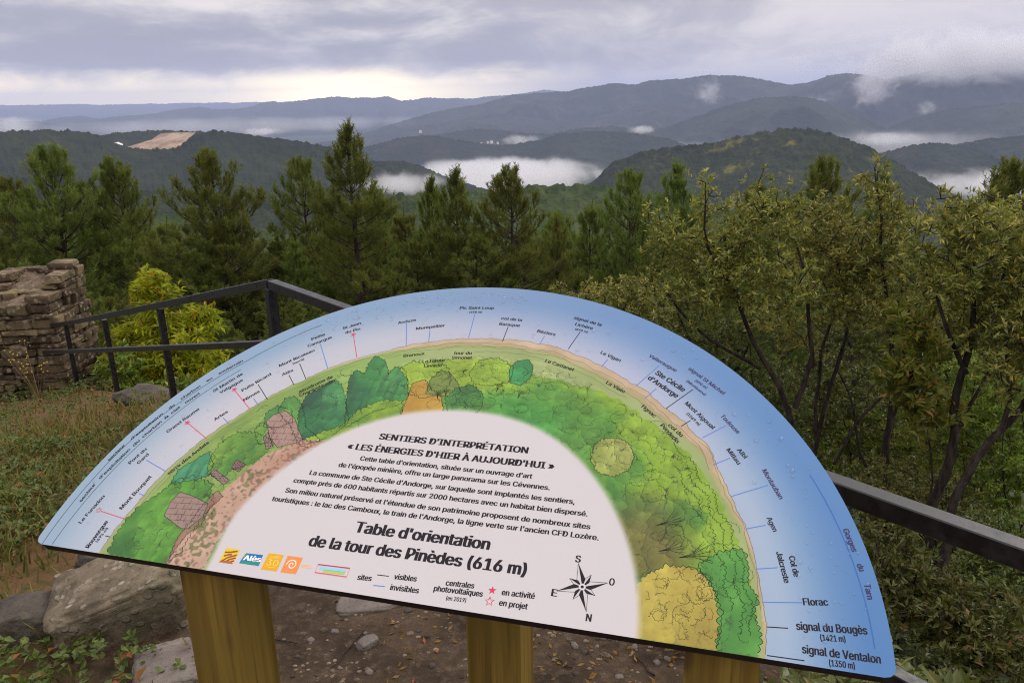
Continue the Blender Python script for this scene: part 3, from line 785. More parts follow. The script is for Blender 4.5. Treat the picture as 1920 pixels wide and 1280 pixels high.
px_tree('chestnut_sapling', 'young chestnut with yellow green autumn leaves behind the railing', 'chestnut tree', 10.2,
        [([(310, 760), (300, 680), (285, 590), (290, 520)], .035, .01), ([(300, 680), (350, 620), (375, 575)], .02, .007), ([(305, 720), (250, 650), (235, 610)], .018, .006)],
        [(292, 545, 0, 40, 45, .35), (285, 610, 0, 65, 50, .5), (365, 610, 0, 50, 50, .5), (370, 690, 0, 70, 70, .6), (290, 520, 0, 30, 35, .3), (245, 660, 0, 50, 65, .5), (310, 690, -.2, 80, 60, .5)], 420, m_chest, 61, ln=.13, w=.034, nl=7, per=3, droop=.7, spread=(40, 100))
px_tree('shrub', 'low green shrub at the foot of the chestnut behind the railing', 'shrub', 9.2,
        [([(260, 750), (240, 700), (230, 660)], .012, .005)], [(225, 690, 0, 40, 50, .4), (300, 735, 0, 70, 25, .4)], 120, m_bright, 62, ln=.08, w=.035, group=None)


# ------------------------------------------------------------------ the orientation table
PR = 0.75                                                          # radius of the half-round panel, metres
PSI, TILT = -0.2732924, 0.5299676
PC = np.array([-0.2565729, 1.4592732, -1.0412312]) * PR + np.array([0, 0, CAMZ])
E1 = np.array([math.cos(PSI), math.sin(PSI), 0]); N0 = np.array([-math.sin(PSI), math.cos(PSI), 0])
E2 = math.cos(TILT) * N0 + math.sin(TILT) * np.array([0, 0, 1.]); E3 = np.cross(E1, E2)
VH = -0.010                                                        # centre of the rings below the straight edge


def uv(px, py):
    """panel coordinates (in radii) of a point read off the photograph of the panel"""
    px, py = np.asarray(px, float), np.asarray(py, float)
    d = (px[..., None] - 960) / FPX * CR - (py[..., None] - 640) / FPX * CU + CF
    t_ = ((PC - [0, 0, CAMZ]) @ E3) / (d @ E3)
    X = d * t_[..., None] - (PC - [0, 0, CAMZ])
    return np.stack([X @ E1, X @ E2], -1) / PR


def pol(r, deg): return np.stack([r * np.cos(np.radians(deg)), VH + r * np.sin(np.radians(deg))], -1)


table = thing('orientation_table', 'half-round illustrated orientation table on three wooden posts', 'orientation table')
table.matrix_world = Matrix(((E1[0], E2[0], E3[0], PC[0]), (E1[1], E2[1], E3[1], PC[1]), (E1[2], E2[2], E3[2], PC[2]), (0, 0, 0, 1)))

# outline of the half disc with rounded corners, as radius per angle round the middle of the straight edge
def rim(th):
    th = np.asarray(th, float); rho = .022; cxx = math.sqrt((1 - rho) ** 2 - rho ** 2)
    u_, v_ = np.abs(np.cos(th)), np.sin(th)
    bq = u_ * cxx + v_ * rho; c_ = cxx ** 2 + rho ** 2 - rho ** 2
    hit = bq + np.sqrt(np.maximum(bq * bq - c_, 0))
    corner = (v_ * hit < rho) & (np.sin(th) < rho / (1 - rho) * 1.02) | (np.arctan2(v_, u_) < math.atan2(rho, cxx))
    return np.where(corner, hit, 1.0)


NTH, NRR = 1150, 420
tt = np.linspace(0, np.pi, NTH)
rad = rim(tt)
fr = np.linspace(0, 1, NRR) ** .8
UU = np.cos(tt)[:, None] * rad[:, None] * fr; VV = np.sin(tt)[:, None] * rad[:, None] * fr

# ---- the printed picture: skies, hills, woods painted in flat washes
def srgb(c):
    c = np.asarray(c, float) / 255.0
    return np.where(c <= .04045, c / 12.92, ((c + .055) / 1.055) ** 2.4)


U, V = UU.ravel(), VV.ravel()
q_r = np.hypot(U, V - VH); q_a = np.degrees(np.arctan2(V - VH, U))
q_a = np.where(q_a < -90, q_a + 360, q_a)
nz = lambda s, o=4, sd=0: fbm(U * s + 40, V * s + 40, o, sd) - .5
sm = lambda x, a, b: (lambda t_: t_ * t_ * (3 - 2 * t_))(np.clip((x - a) / (b - a), 0, 1))
lerp = lambda a, b, k: a + (b - a) * k[:, None]
rnd_ = lambda c: np.asarray(c, float) * np.ones((len(U), 3))
kk = sm(q_r, .80, .985)
low = np.stack([np.interp(q_a, [0, 30, 60, 90, 120, 150, 180], v) for v in ([178, 190, 205, 205, 218, 226, 205], [205, 210, 212, 212, 222, 226, 218], [232, 234, 236, 232, 232, 234, 234])], -1)
hig = np.stack([np.interp(q_a, [0, 30, 60, 90, 120, 150, 180], v) for v in ([86, 100, 116, 136, 148, 166, 168], [144, 154, 162, 172, 184, 196, 198], [208, 214, 218, 216, 220, 222, 222])], -1)
C = lerp(low, hig, np.clip(kk * 1.05 + nz(2.2, 3, 1) * .25 * kk, 0, 1) ** np.interp(q_a, [0, 60, 120, 180], [.72, .8, 1.3, 1.5]))
sky_r = np.interp(q_a, [0, 2, 6, 10, 15, 21, 28, 34, 38, 42, 45, 50, 54, 58, 65, 70, 75, 79, 84, 90, 95, 100, 107, 113, 120, 124, 130, 136, 141, 146, 151, 156, 161, 166, 170, 174, 177, 180],
                  [.768, .766, .772, .768, .772, .778, .779, .789, .806, .797, .803, .795, .803, .799, .803, .806, .811, .808, .806, .800, .797, .792, .788, .780, .783, .781, .776, .781, .779, .783, .789, .795, .797, .800, .797, .803, .801, .806])
sky_r = sky_r + .004 * (vnoise(q_a * .9, q_a * 0 + 3, 4) - .5) + .003 * (vnoise(q_a * 2.3, q_a * 0 + 1, 4) - .5)
hills = q_r < sky_r
depth = sky_r - q_r
side = np.clip((q_a - 100) / 35, 0, 1)
tan_ = rnd_([222, 196, 160]) + nz(24, 3, 2)[:, None] * 40
ol = rnd_([196, 186, 128]) + nz(14, 3, 3)[:, None] * 34
grn = rnd_([176, 196, 122]) + nz(9, 3, 4)[:, None] * 34
tanw = np.interp(q_a, [0, 30, 42, 60, 80, 95, 118, 128], [.004, .012, .030, .034, .030, .026, .010, 0])
H_ = lerp(tan_, ol, sm(depth + nz(16, 3, 5) * .012, tanw * .55, tanw * .75))
H_ = lerp(H_, grn, sm(depth + nz(11, 3, 6) * .014, tanw, tanw + .006))
gl = rnd_([150, 186, 96]) + nz(12, 3, 14)[:, None] * 40
H_ = lerp(H_, gl, side * sm(depth, .01, .03))
C = np.where(hills[:, None], H_, C)

INK = []                                                            # pen strokes: (points, width, colour index)


def scallop(P, bumpsz=.012, amp=.45, seed=0, closed=False):
    """turn a line into the bumpy outline of a drawn tree crown"""
    P = np.asarray(P, float); 
    if closed: P = np.vstack([P, P[:1]])
    s = np.r_[0, np.cumsum(np.linalg.norm(np.diff(P, axis=0), axis=1))]
    r = np.random.default_rng(seed); L = s[-1]; out = []; u0 = 0
    while u0 < L - 1e-6:
        w = min(bumpsz * r.uniform(.55, 1.5), L - u0)
        k = np.linspace(0, 1, 6)[:-1]
        xy = np.stack([np.interp(u0 + w * k, s, P[:, c]) for c in range(2)], -1)
        d = np.array([np.interp(u0 + w, s, P[:, c]) for c in range(2)]) - xy[0]; d = d / (np.linalg.norm(d) + 1e-9)
        out.append(xy + np.array([-d[1], d[0]]) * (np.sin(k * np.pi) * w * amp * r.uniform(.6, 1.25))[:, None]); u0 += w
    return np.concatenate(out + [P[-1:]])


def wash(poly, col, var=26, blur=0.0, sd=0, dark=None, bumpsz=.014, ink=True, amp=.4, streak=0, closed=True, w=.0011):
    """one painted region: photo pixels of its outline, its colour, mottled like water-colour"""
    global C
    P = uv(*np.array(poly, float).T)
    S = scallop(P, bumpsz, amp, sd, True) if bumpsz else np.vstack([P, P[:1]])
    lo, hi = S.min(0) - .02, S.max(0) + .02
    sel = np.where((U > lo[0]) & (U < hi[0]) & (V > lo[1]) & (V < hi[1]))[0]
    if not len(sel): return
    ins = inside(U[sel], V[sel], S)
    sel = sel[ins]
    n_ = fbm(U[sel] * 13 + sd, V[sel] * 13, 4, sd + 5) - .5; n2_ = fbm(U[sel] * 55 + sd, V[sel] * 55, 3, sd + 6) - .5
    c_ = np.asarray(col, float) + (n_[:, None] * 1.7 + n2_[:, None] * .8) * var * np.array([1, 1, .7])
    if dark is not None:
        k_ = np.clip((fbm(U[sel] * 9 + sd * 3, V[sel] * 9, 4, sd + 9) - .42) * 4, 0, 1)[:, None]; c_ = c_ * (1 - k_) + np.asarray(dark, float) * k_
    if streak:
        k_ = np.clip((vnoise(U[sel] * streak, V[sel] * 12, sd) - .45) * 2.2, 0, 1)[:, None] * .45; c_ = c_ * (1 - k_) + np.asarray(dark if dark is not None else col) * .6 * k_
    C[sel] = np.clip(c_, 8, 250)
    if ink: INK.append((S, w, 0))
    return S


def arc_poly(a0, a1, r0, r1, n=40):
    a = np.linspace(a0, a1, n)
    return np.vstack([pol(r0 + 0 * a, a), pol(r1 + 0 * a[::-1], a[::-1])])


def wash_uv(P, *a, **k):
    global uv
    keep = uv; uv = lambda x, y: np.stack([x, y], -1)
    try: return wash(P, *a, **k)
    finally: uv = keep


# right and middle woods first: one broad wash of mixed greens, olive and brown towards the lower right
wood_top = np.interp(q_a, [0, 10, 20, 30, 40, 50, 60, 68, 76, 84, 92, 100, 108], [.752, .750, .752, .752, .752, .738, .732, .712, .700, .725, .722, .715, .70]) + .012 * (vnoise(q_a * 1.1, q_a * 0, 8) - .5)
mid = (q_r < wood_top) & (q_a < 116)
w1 = rnd_([150, 192, 44]); w2 = rnd_([98, 164, 52]); w3 = rnd_([70, 136, 50]); w4 = rnd_([120, 118, 44])
a_ = sm(nz(5, 4, 21) + (.70 - q_r) * 2.6, -.02, .26)
W_ = lerp(w1, w2, a_); W_ = lerp(W_, w3, sm(nz(7, 4, 22), .05, .22) * .75)
olive = sm(q_a, 40, 28) * sm(q_a, 12, 20) * sm(q_r, .70, .58)
W_ = lerp(W_, w4, np.clip(olive * (1 + nz(6, 3, 23)), 0, 1))
pale = sm(q_a, 72, 82) * sm(q_r, .58, .64)
W_ = lerp(W_, rnd_([172, 202, 44]), np.clip(pale * .8 + nz(8, 3, 24) * .4 * pale, 0, 1))
W_ = lerp(W_, rnd_([72, 168, 60]), np.clip(sm(q_a, 88, 78) * sm(q_a, 55, 66) * sm(q_r, .66, .58) * (.8 + nz(8, 3, 25)), 0, 1))
W_ = W_ + (nz(30, 4, 26) * 46)[:, None]
C = np.where(mid[:, None], W_, C)
# left hill slopes
lef = (q_a >= 108) & (q_r < .775)
C = lerp(C, rnd_([148, 186, 84]) + (nz(9, 4, 31) * 60)[:, None], sm(q_a, 100, 114) * (q_r < .775))

wash([(205, 1037), (218, 1004), (236, 978), (262, 950), (300, 925), (326, 905), (360, 893), (392, 905), (396, 945), (362, 990), (340, 1028), (312, 1056)], (96, 168, 44), 40, sd=41, dark=(48, 120, 34), bumpsz=.016)
wash([(322, 905), (336, 880), (368, 862), (390, 848), (398, 868), (392, 890), (352, 900)], (74, 176, 118), 26, sd=42, dark=(48, 140, 92), streak=90, bumpsz=.01)
wash([(390, 880), (400, 850), (425, 822), (450, 812), (480, 812), (510, 826), (500, 846), (470, 868), (432, 880), (408, 898)], (132, 184, 52), 36, sd=43, dark=(82, 146, 44), bumpsz=.014)
wash([(495, 800), (500, 775), (520, 762), (545, 768), (548, 790), (520, 800)], (62, 140, 58), 30, sd=44, bumpsz=.009)
wash([(478, 808), (490, 792), (512, 806), (506, 826), (486, 832)], (120, 176, 60), 24, sd=45, bumpsz=.009)
wash([(522, 770), (535, 748), (552, 744), (566, 760), (572, 800), (600, 826), (560, 832), (548, 800)], (100, 170, 66), 26, sd=46, dark=(56, 130, 52), bumpsz=.010)
wash([(560, 820), (562, 770), (575, 742), (600, 730), (628, 712), (642, 728), (648, 760), (652, 790), (620, 818), (590, 826)], (60, 146, 78), 40, sd=47, dark=(22, 92, 60), bumpsz=.011)
wash([(648, 800), (650, 760), (655, 712), (668, 694), (684, 702), (690, 690), (696, 676), (706, 668), (722, 678), (728, 702), (742, 688), (756, 692), (764, 716), (764, 745), (745, 758), (700, 770), (668, 788)], (68, 158, 74), 30, sd=48, dark=(34, 116, 62), streak=120, bumpsz=.010)
wash([(752, 690), (775, 678), (800, 684), (822, 676), (838, 690), (845, 712), (828, 738), (792, 745), (765, 735), (766, 712)], (158, 196, 46), 30, sd=49, bumpsz=.011)
wash([(560, 830), (600, 812), (640, 800), (672, 770), (712, 752), (752, 752), (752, 785), (700, 800), (640, 826), (600, 846)], (142, 184, 42), 46, sd=50, dark=(84, 146, 40), bumpsz=.013)
wash([(752, 778), (764, 748), (776, 718), (796, 712), (808, 730), (826, 742), (830, 770), (812, 780), (780, 781)], (208, 164, 50), 30, sd=51, dark=(182, 146, 48), bumpsz=.009)
wash([(800, 738), (808, 712), (826, 695), (842, 700), (856, 716), (862, 735), (842, 742), (820, 740)], (128, 156, 56), 24, sd=52, bumpsz=.010)
wash([(840, 770), (838, 745), (856, 728), (884, 722), (904, 738), (902, 765), (880, 780)], (86, 160, 52), 34, sd=53, dark=(52, 118, 50), bumpsz=.010)
wash([(880, 700), (900, 676), (935, 672), (962, 690), (955, 715), (920, 722), (890, 718)], (162, 202, 50), 26, sd=54, bumpsz=.010)
wash([(956, 716), (956, 692), (968, 678), (990, 674), (999, 688), (994, 708), (976, 722)], (66, 182, 96), 24, sd=55, dark=(48, 150, 74), bumpsz=.006)
wash([(1108, 862), (1116, 832), (1136, 822), (1160, 822), (1180, 834), (1188, 856), (1178, 880), (1150, 892), (1122, 884)], (186, 198, 96), 26, sd=56, dark=(150, 170, 66), bumpsz=.008)
wash([(1195, 1100), (1215, 1076), (1250, 1062), (1290, 1064), (1320, 1080), (1340, 1110), (1352, 1150), (1348, 1190), (1340, 1216), (1184, 1192), (1182, 1140)], (206, 188, 74), 26, sd=57, dark=(184, 164, 62), bumpsz=.012)
wash([(1310, 1060), (1350, 1036), (1390, 1030), (1402, 1060), (1400, 1092), (1418, 1118), (1412, 1150), (1424, 1190), (1420, 1226), (1345, 1216), (1352, 1160), (1340, 1100)], (96, 176, 62), 30, sd=58, dark=(74, 152, 54), bumpsz=.013)
wash([(1182, 1192), (1178, 1130), (1184, 1090), (1196, 1100), (1184, 1140), (1190, 1190)], (150, 178, 52), 20, sd=59, bumpsz=0, ink=False)
# the path of pink earth and the little ruins
wash([(312, 1056), (330, 1020), (352, 992), (384, 955), (420, 920), (455, 888), (500, 852), (540, 836), (570, 826), (600, 826), (622, 829), (600, 842), (520, 888), (450, 958), (402, 1020), (380, 1066)], (222, 184, 158), 26, sd=61, dark=(206, 160, 132), bumpsz=.02, amp=.12, ink=False)
wash([(312, 1056), (335, 1022), (352, 1000), (378, 985), (392, 955), (420, 930), (408, 918), (380, 945), (350, 985), (330, 1010)], (176, 132, 108), 30, sd=62, bumpsz=.012, amp=.2)
pathm = (np.abs(C[:, 0] - C[:, 1] - 40) < 26) & (C[:, 0] > 165) & (q_a > 112) & (q_r < .76)
sp_ = pathm * sm(vnoise(U * 150, V * 150, 91) * .6 + fbm(U * 40, V * 40, 3, 92) * .5, .62, .72)
C = C * (1 - .6 * sp_[:, None]) + np.array([150, 96, 78]) * .6 * sp_[:, None]
sp_ = pathm * sm(vnoise(U * 120 + 7, V * 120, 93) * .5 + fbm(U * 18, V * 18, 3, 94) * .7, .74, .80)
C = C * (1 - .7 * sp_[:, None]) + np.array([112, 124, 62]) * .7 * sp_[:, None]
S1 = [([(308, 966), (320, 940), (338, 922), (362, 930), (390, 944), (380, 968), (352, 990), (340, 990)], (172, 142, 130), (200, 158, 140)),
      ([(394, 888), (402, 879), (430, 900), (420, 908)], (170, 138, 134), None), ([(434, 876), (444, 862), (460, 870), (448, 884)], (168, 128, 122), None),
      ([(500, 790), (512, 778), (536, 770), (552, 784), (568, 826), (520, 838), (506, 820)], (184, 148, 134), None), ([(494, 820), (502, 810), (512, 838), (500, 842)], (170, 136, 128), None)]
for k, (pp, c1, c2) in enumerate(S1):
    wash(pp, c1, 22, sd=70 + k, bumpsz=.006, amp=.12)
    q = uv(*np.array(pp, float).T); lo, hi = q.min(0), q.max(0)
    for a in range(1, 6):                                          # courses of stones
        f = a / 6
        p0 = q[0] + (q[-1] - q[0]) * 0; row = []
        xs_ = np.linspace(lo[0], hi[0], 26)
        yy = lo[1] + (hi[1] - lo[1]) * f + .08 * (xs_ - lo[0])
        keep = inside(xs_, yy, q)
        if keep.sum() > 2: INK.append((np.stack([xs_[keep], yy[keep] + .0012 * np.sin(xs_[keep] * 700)], -1), .0007, 0))
        for b_ in range(1, 5):
            x_ = lo[0] + (hi[0] - lo[0]) * ((b_ + .5 * (a % 2)) / 5); y_ = np.linspace(lo[1] + (hi[1] - lo[1]) * (f - .16), lo[1] + (hi[1] - lo[1]) * f, 4)
            kk_ = inside(x_ + 0 * y_, y_, q)
            if kk_.sum() > 1: INK.append((np.stack([x_ + 0 * y_[kk_], y_[kk_]], -1), .0007, 0))

# pen scallops of crowns all over the woods
_r = np.random.default_rng(5)
for q in range(150):
    a = _r.uniform(3, 104); r0 = _r.uniform(.545, .745); sz = _r.uniform(.007, .020)
    if 58 < a < 100 and r0 > .7 or (r0 < .60 and 28 < a < 75 and _r.random() < .7): continue
    ph = _r.uniform(0, 6.28); n_ = 14
    t_ = np.linspace(0, _r.uniform(2.2, 5.2), n_) + ph
    P = pol(r0, a) + np.stack([np.cos(t_) * sz * 1.25, np.sin(t_) * sz], -1)
    if np.hypot(P[:, 0], P[:, 1] - VH).min() < .54 or P[:, 1].min() < .008: continue
    INK.append((scallop(P[::-1], _r.uniform(.004, .007), .5, q), .00055, 0))
for q in range(40):
    x_, y_ = _r.uniform(1205, 1335), _r.uniform(1078, 1200); o_ = uv(x_, y_); sz = _r.uniform(.007, .02); t_ = np.linspace(0, _r.uniform(1.5, 3.6), 10) + _r.uniform(0, 6)
    P = o_ + np.stack([np.cos(t_) * sz, np.sin(t_) * sz], -1)
    if P[:, 1].min() > .01: INK.append((scallop(P[::-1], .006, .5, q), .00065, 0))
for q in range(26):
    a = _r.uniform(118, 176); r0 = _r.uniform(.62, .75); sz = _r.uniform(.01, .022); t_ = np.linspace(0, _r.uniform(1.5, 3), 10) + _r.uniform(0, 6)
    P = pol(r0, a) + np.stack([np.cos(t_) * sz, np.sin(t_) * sz], -1)
    if P[:, 1].min() < .01: continue
    INK.append((scallop(P, .007, .4, q), .0007, 0))
# rows of stitched scallops inside the green edge on the right
for off, a0, a1 in ((.012, 4, 46), (.03, 4, 40), (.052, 8, 38)):
    a = np.linspace(a0, a1, 60); INK.append((scallop(pol(.752 - off + .006 * np.sin(a * .9), a)[::-1], .009, .55, int(off * 1e4)), .0009, 0))
# skyline and hill lines
ln_a = np.linspace(.5, 179.5, 420); o_ = np.argsort(q_a); 
INK.append((pol(np.interp(ln_a, q_a[o_][::97], sky_r[o_][::97]), ln_a), .0010, 4))
for k, (a0, a1, dp, w_) in enumerate([(34, 112, .018, .0008), (46, 100, .034, .0008), (56, 92, .05, .0008), (112, 172, .012, .0008), (118, 165, .022, .0007), (128, 150, .034, .0006), (130, 146, .045, .0006), (8, 40, .006, .0007), (72, 112, .028, .0007)]):
    a = np.linspace(a0, a1, 60)
    INK.append((pol(np.interp(a, ln_a, np.interp(ln_a, q_a[o_][::97], sky_r[o_][::97])) - dp + .008 * (vnoise(a * .35 + k * 9, a * 0, 3) - .5), a), w_, 4))
# small bare trees in pen
for (x, y, h) in ((1272, 1015, 60), (1235, 1010, 46), (930, 722, 26), (820, 735, 26), (835, 732, 24), (790, 775, 26), (868, 694, 14), (1050, 890, 40), (1230, 960, 50), (970, 735, 24)):
    b0 = uv(x, y + h * .5)
    up_ = b0 / np.linalg.norm(b0) * h / 830.0
    for ang in (-.5, -.2, .05, .35, .6):
        c_, s_ = math.cos(ang), math.sin(ang); d_ = np.array([up_[0] * c_ - up_[1] * s_, up_[0] * s_ + up_[1] * c_])
        INK.append((np.array([b0, b0 + up_ * .35 + d_ * .1, b0 + up_ * .3 + d_ * .7]), .0007, 0))
        INK.append((np.array([b0 + up_ * .33 + d_ * .3, b0 + up_ * .3 + d_ * .55 + np.array([.01, .004])]), .0005, 0))
for x0, x1 in ((1085, 1122), (1092, 1128), (1080, 1135), (1098, 1132)):
    INK.append((uv(np.array([x0, x1]), np.array([890 + (x0 - 1080) * .4, 862.])), .0012, 5))
# crowns painted one by one: each a little cushion, lighter on its outer side, with a broken pen outline
def crowns(cell, seed, warp):
    X = U + warp * (fbm(U * 70, V * 70, 2, seed) - .5) + warp * (fbm(U * 26, V * 26, 2, seed + 2) - .5); Y = V + warp * (fbm(U * 70 + 9, V * 70, 2, seed + 1) - .5) + warp * (fbm(U * 26 + 5, V * 26, 2, seed + 3) - .5)
    ix, iy = np.floor(X / cell).astype(np.int64), np.floor(Y / cell).astype(np.int64)
    d1 = np.full(len(U), 9.); d2 = np.full(len(U), 9.); off = np.zeros(len(U)); idh = np.zeros(len(U))
    ru, rv = U / (q_r + 1e-6), (V - VH) / (q_r + 1e-6)
    for a in (-1, 0, 1):
        for b_ in (-1, 0, 1):
            cx_, cy_ = ix + a, iy + b_
            px_ = (cx_ + .15 + .7 * hash2(cx_, cy_, seed)) * cell; py_ = (cy_ + .15 + .7 * hash2(cx_, cy_, seed + 5)) * cell
            d = np.hypot(X - px_, Y - py_); o_ = ((X - px_) * ru + (Y - py_) * rv) / cell; h_ = hash2(cx_, cy_, seed + 11)
            near = d < d1
            d2 = np.where(near, d1, np.minimum(d2, d)); off = np.where(near, o_, off); idh = np.where(near, h_, idh); d1 = np.where(near, d, d1)
    return d1 / cell, (d2 - d1) / cell, off, idh
leafy = hills & (C[:, 1] > C[:, 0] - 34) & (C[:, 2] < 132) & (depth > .045 * (q_a < 112) + .02)
leafy = leafy * sm(depth, .03, .06) * np.where((C[:, 0] > C[:, 1] + 6), .35, 1.0)
for cell, sd_, wp, k1, k2, k3 in ((.046, 81, .018, .10, .10, .62), (.021, 82, .011, .07, .08, .45)):
    e1, e2, of_, ih = crowns(cell, sd_, wp)
    f_ = 1 + leafy * (k1 * np.clip(of_, -.6, .7) + k2 * (ih - .5))
    C = C * f_[:, None] * np.array([1, 1, 1]) + (leafy * np.clip(of_, 0, .7) * k1 * 30)[:, None] * np.array([1.2, .8, .1])
    pen_ = leafy * (1 - sm(e2, .03, .09)) * sm(vnoise(U * 24 + sd_, V * 24, 3), .30, .42) * sm(of_, .10, .24) * k3
    C = C * (1 - pen_[:, None]) + np.array([26, 44, 20]) * pen_[:, None]
C = np.clip(C, 6, 250)
# white middle, softly edged
wr = .521 + .018 * np.sin(np.radians(np.clip(q_a, 0, 180))) ** 2 + .012 * np.exp(-((q_a - 66) / 22) ** 2) - .02 * sm(q_a, 160, 178)
soft = sm(q_r, wr - .012, wr + .010)
C = lerp(rnd_([243, 238, 238]), C, soft)
C = np.clip(C, 0, 255)

m_print, t, p = material('printed_laminate', .34, .45)
vc = t.n('ShaderNodeVertexColor', layer_name='print')
t.l(vc.outputs[0], p.inputs['Base Color'])
oc = objco(t); bump(t, p, t.noise(oc, 60, 2, .5), .03, .002)
grid = np.stack([UU * PR, VV * PR, 0 * UU], -1)
i = np.arange(NTH - 1)[:, None] * NRR; j = np.arange(NRR - 1)[None]
F = np.stack([i + j, i + j + 1, i + NRR + j + 1, i + NRR + j], -1).reshape(-1, 4)
PCOL = srgb(C) * np.array([.65, .64, .625])

m_edge, t, p = material('dark_panel_core', .6, .3); p.inputs['Base Color'].default_value = (.020, .012, .012, 1)
# panel: a slab 20 mm thick under the printed face
tk = np.linspace(0, np.pi, 240); rk = rim(tk) * PR
ring = np.stack([np.cos(tk) * rk, np.sin(tk) * rk], -1); n_ = len(ring)
VB = np.vstack([np.c_[ring, np.full(n_, -.0006)], np.c_[ring, np.full(n_, -.020)], [[0, 0, -.0006]], [[0, 0, -.020]]])
k_ = np.arange(n_ - 1)
F4 = np.r_[np.stack([k_, k_ + n_, k_ + n_ + 1, k_ + 1], -1)]
F3 = np.r_[np.stack([k_, k_ + 1, 0 * k_ + 2 * n_], -1), np.stack([k_ + n_ + 1, k_ + n_, 0 * k_ + 2 * n_ + 1], -1)]
F3 = np.r_[F3, [[n_ - 1, 2 * n_, 2 * n_ + 1], [0, 2 * n_ + 1, 2 * n_]]]
F4 = np.r_[F4, ]
F3 = np.r_[F3, [[n_ - 1, 2 * n_ + 1, 2 * n_ - 1], [0, n_, 2 * n_ + 1]]]
slab = link('tabletop', fix_normals(new_mesh('tabletop', VB, [F4, F3], m_edge)), table)
link('printed_face', new_mesh('printed_face', grid, F, m_print, True, cols=PCOL), slab)

# ---- lines, stars, lettering
INKC = {0: (22, 26, 18), 1: (30, 24, 32), 2: (92, 128, 196), 3: (214, 62, 92), 4: (120, 112, 84), 5: (214, 206, 190), 6: (58, 104, 172), 7: (60, 50, 88)}
MATS = {}


def ink(c):
    if c not in MATS:
        m_, t, p = material('printing_ink', .45, .2); p.inputs['Base Color'].default_value = (*srgb(INKC.get(c, c) if not isinstance(c, tuple) else c), 1); MATS[c] = m_
    return MATS[c]


ZF = .25                                                           # ink lies a fraction of a millimetre proud


class Print(MB):
    def stroke(s, P, w, z):
        """a printed line: a flat ribbon of width w (in radii) just proud of the face"""
        P = np.asarray(P, float)
        if len(P) < 2: return
        d = np.gradient(P, axis=0); d /= np.linalg.norm(d, axis=1)[:, None] + 1e-12
        n_ = np.stack([-d[:, 1], d[:, 0]], -1) * w / 2
        Vv = np.concatenate([P + n_, P - n_]) * PR
        m = len(P); k = np.arange(m - 1)
        s.add(np.c_[Vv, np.full(len(Vv), z * ZF)], np.stack([k, k + m, k + m + 1, k + 1], -1))
    def poly(s, P, z):
        P = np.asarray(P, float) * PR; m = len(P); c = P.mean(0)
        s.add(np.c_[np.vstack([P, c]), np.full(m + 1, z * ZF)], np.stack([np.arange(m), (np.arange(m) + 1) % m, np.full(m, m)], -1))


by = {}
for P, w, c in INK:
    P = np.asarray(P); kp = (P[:, 1] > .004) & (np.hypot(P[:, 0], P[:, 1] - VH) > .535)
    for seg in np.split(np.arange(len(P)), np.where(~kp)[0]):
        seg = seg[kp[seg]]
        if len(seg) > 1: by.setdefault(c, Print()).stroke(P[seg], w * 1.25, .0003 + .00004 * c)
pen = [(c, b) for c, b in by.items()]
for c, b in pen: link('pen_drawing', b.mesh('pen_drawing', ink(c)), slab)

def one(name, c, fn):
    b_ = Print(); fn(b_); return link(name, b_.mesh(name, ink(c)), slab)
def line(c, x0, y0, x1, y1, w=.0021): one('location_line', c, lambda b_: b_.stroke(uv(np.array([x0, x1]), np.array([y0, y1])), w, .0007))
for a in [(188.9, 957.5, 234, 972.3), (352.7, 793, 387.2, 822), (440.6, 732.2, 468.2, 766.2), (662.9, 629.4, 669, 669.6)]: line(3, *a)
for a in [(274.4, 862, 310.7, 883.2), (260.3, 924.2, 270.9, 929), (418.3, 782.6, 428.9, 793.9), (475.3, 746.3, 484.6, 759.6), (600.6, 644.8, 614.7, 690.8), (762.5, 607, 761.5, 648), (806.3, 618.5, 803.8, 639.8), (890.6, 588.3, 878.5, 633.5), (1021, 629.7, 1012.4, 644.2), (1139.9, 673.5, 1128.2, 686.8), (1236.2, 684.7, 1192.6, 723.4), (1230.8, 728, 1208.6, 747.3), (1360.9, 797.7, 1317.5, 820), (1368.7, 858.2, 1336.8, 871.3), (1440.2, 909, 1370, 930.4), (1435.5, 984, 1398, 991), (1458, 1063.4, 1418.6, 1066), (1503.9, 1129, 1431, 1128.2), (700, 1096.7, 721.7, 1098.8)]: line(2, *a)
for a in [(197.5, 1003.9, 206.4, 1005.8), (484, 720.5, 501.5, 748.6), (541.8, 703, 551.2, 721.2), (561.7, 681, 573.5, 710), (952.7, 612.7, 942.3, 639.8), (1087.9, 622, 1065.6, 654), (1299.5, 729.7, 1248.9, 765.6), (1294.8, 787.8, 1277, 798.9), (1477.6, 1177, 1438.3, 1174.5), (1508.3, 1237.7, 1438.3, 1228), (707.5, 1077, 729, 1079.6)]: line(1, *a)
a = np.linspace(123, 179.4, 120); Q_ = pol(np.interp(a, [123, 138, 150, 159, 179.4], [.9705, .9615, .969, .979, .977]), a); one('sector_line', 1, lambda b_: b_.stroke(Q_, .0014, .0007))
a = np.linspace(139, 179.2, 90); Q2_ = pol(np.interp(a, [139, 155, 179], [.941, .942, .948]), a); one('sector_line', 1, lambda b_: b_.stroke(Q2_, .0014, .0007))
a = np.linspace(3.7, 27.4, 60); Q3_ = pol(.9675 + 0 * a, a); one('sector_line', 6, lambda b_: b_.stroke(Q3_, .0024, .0007))


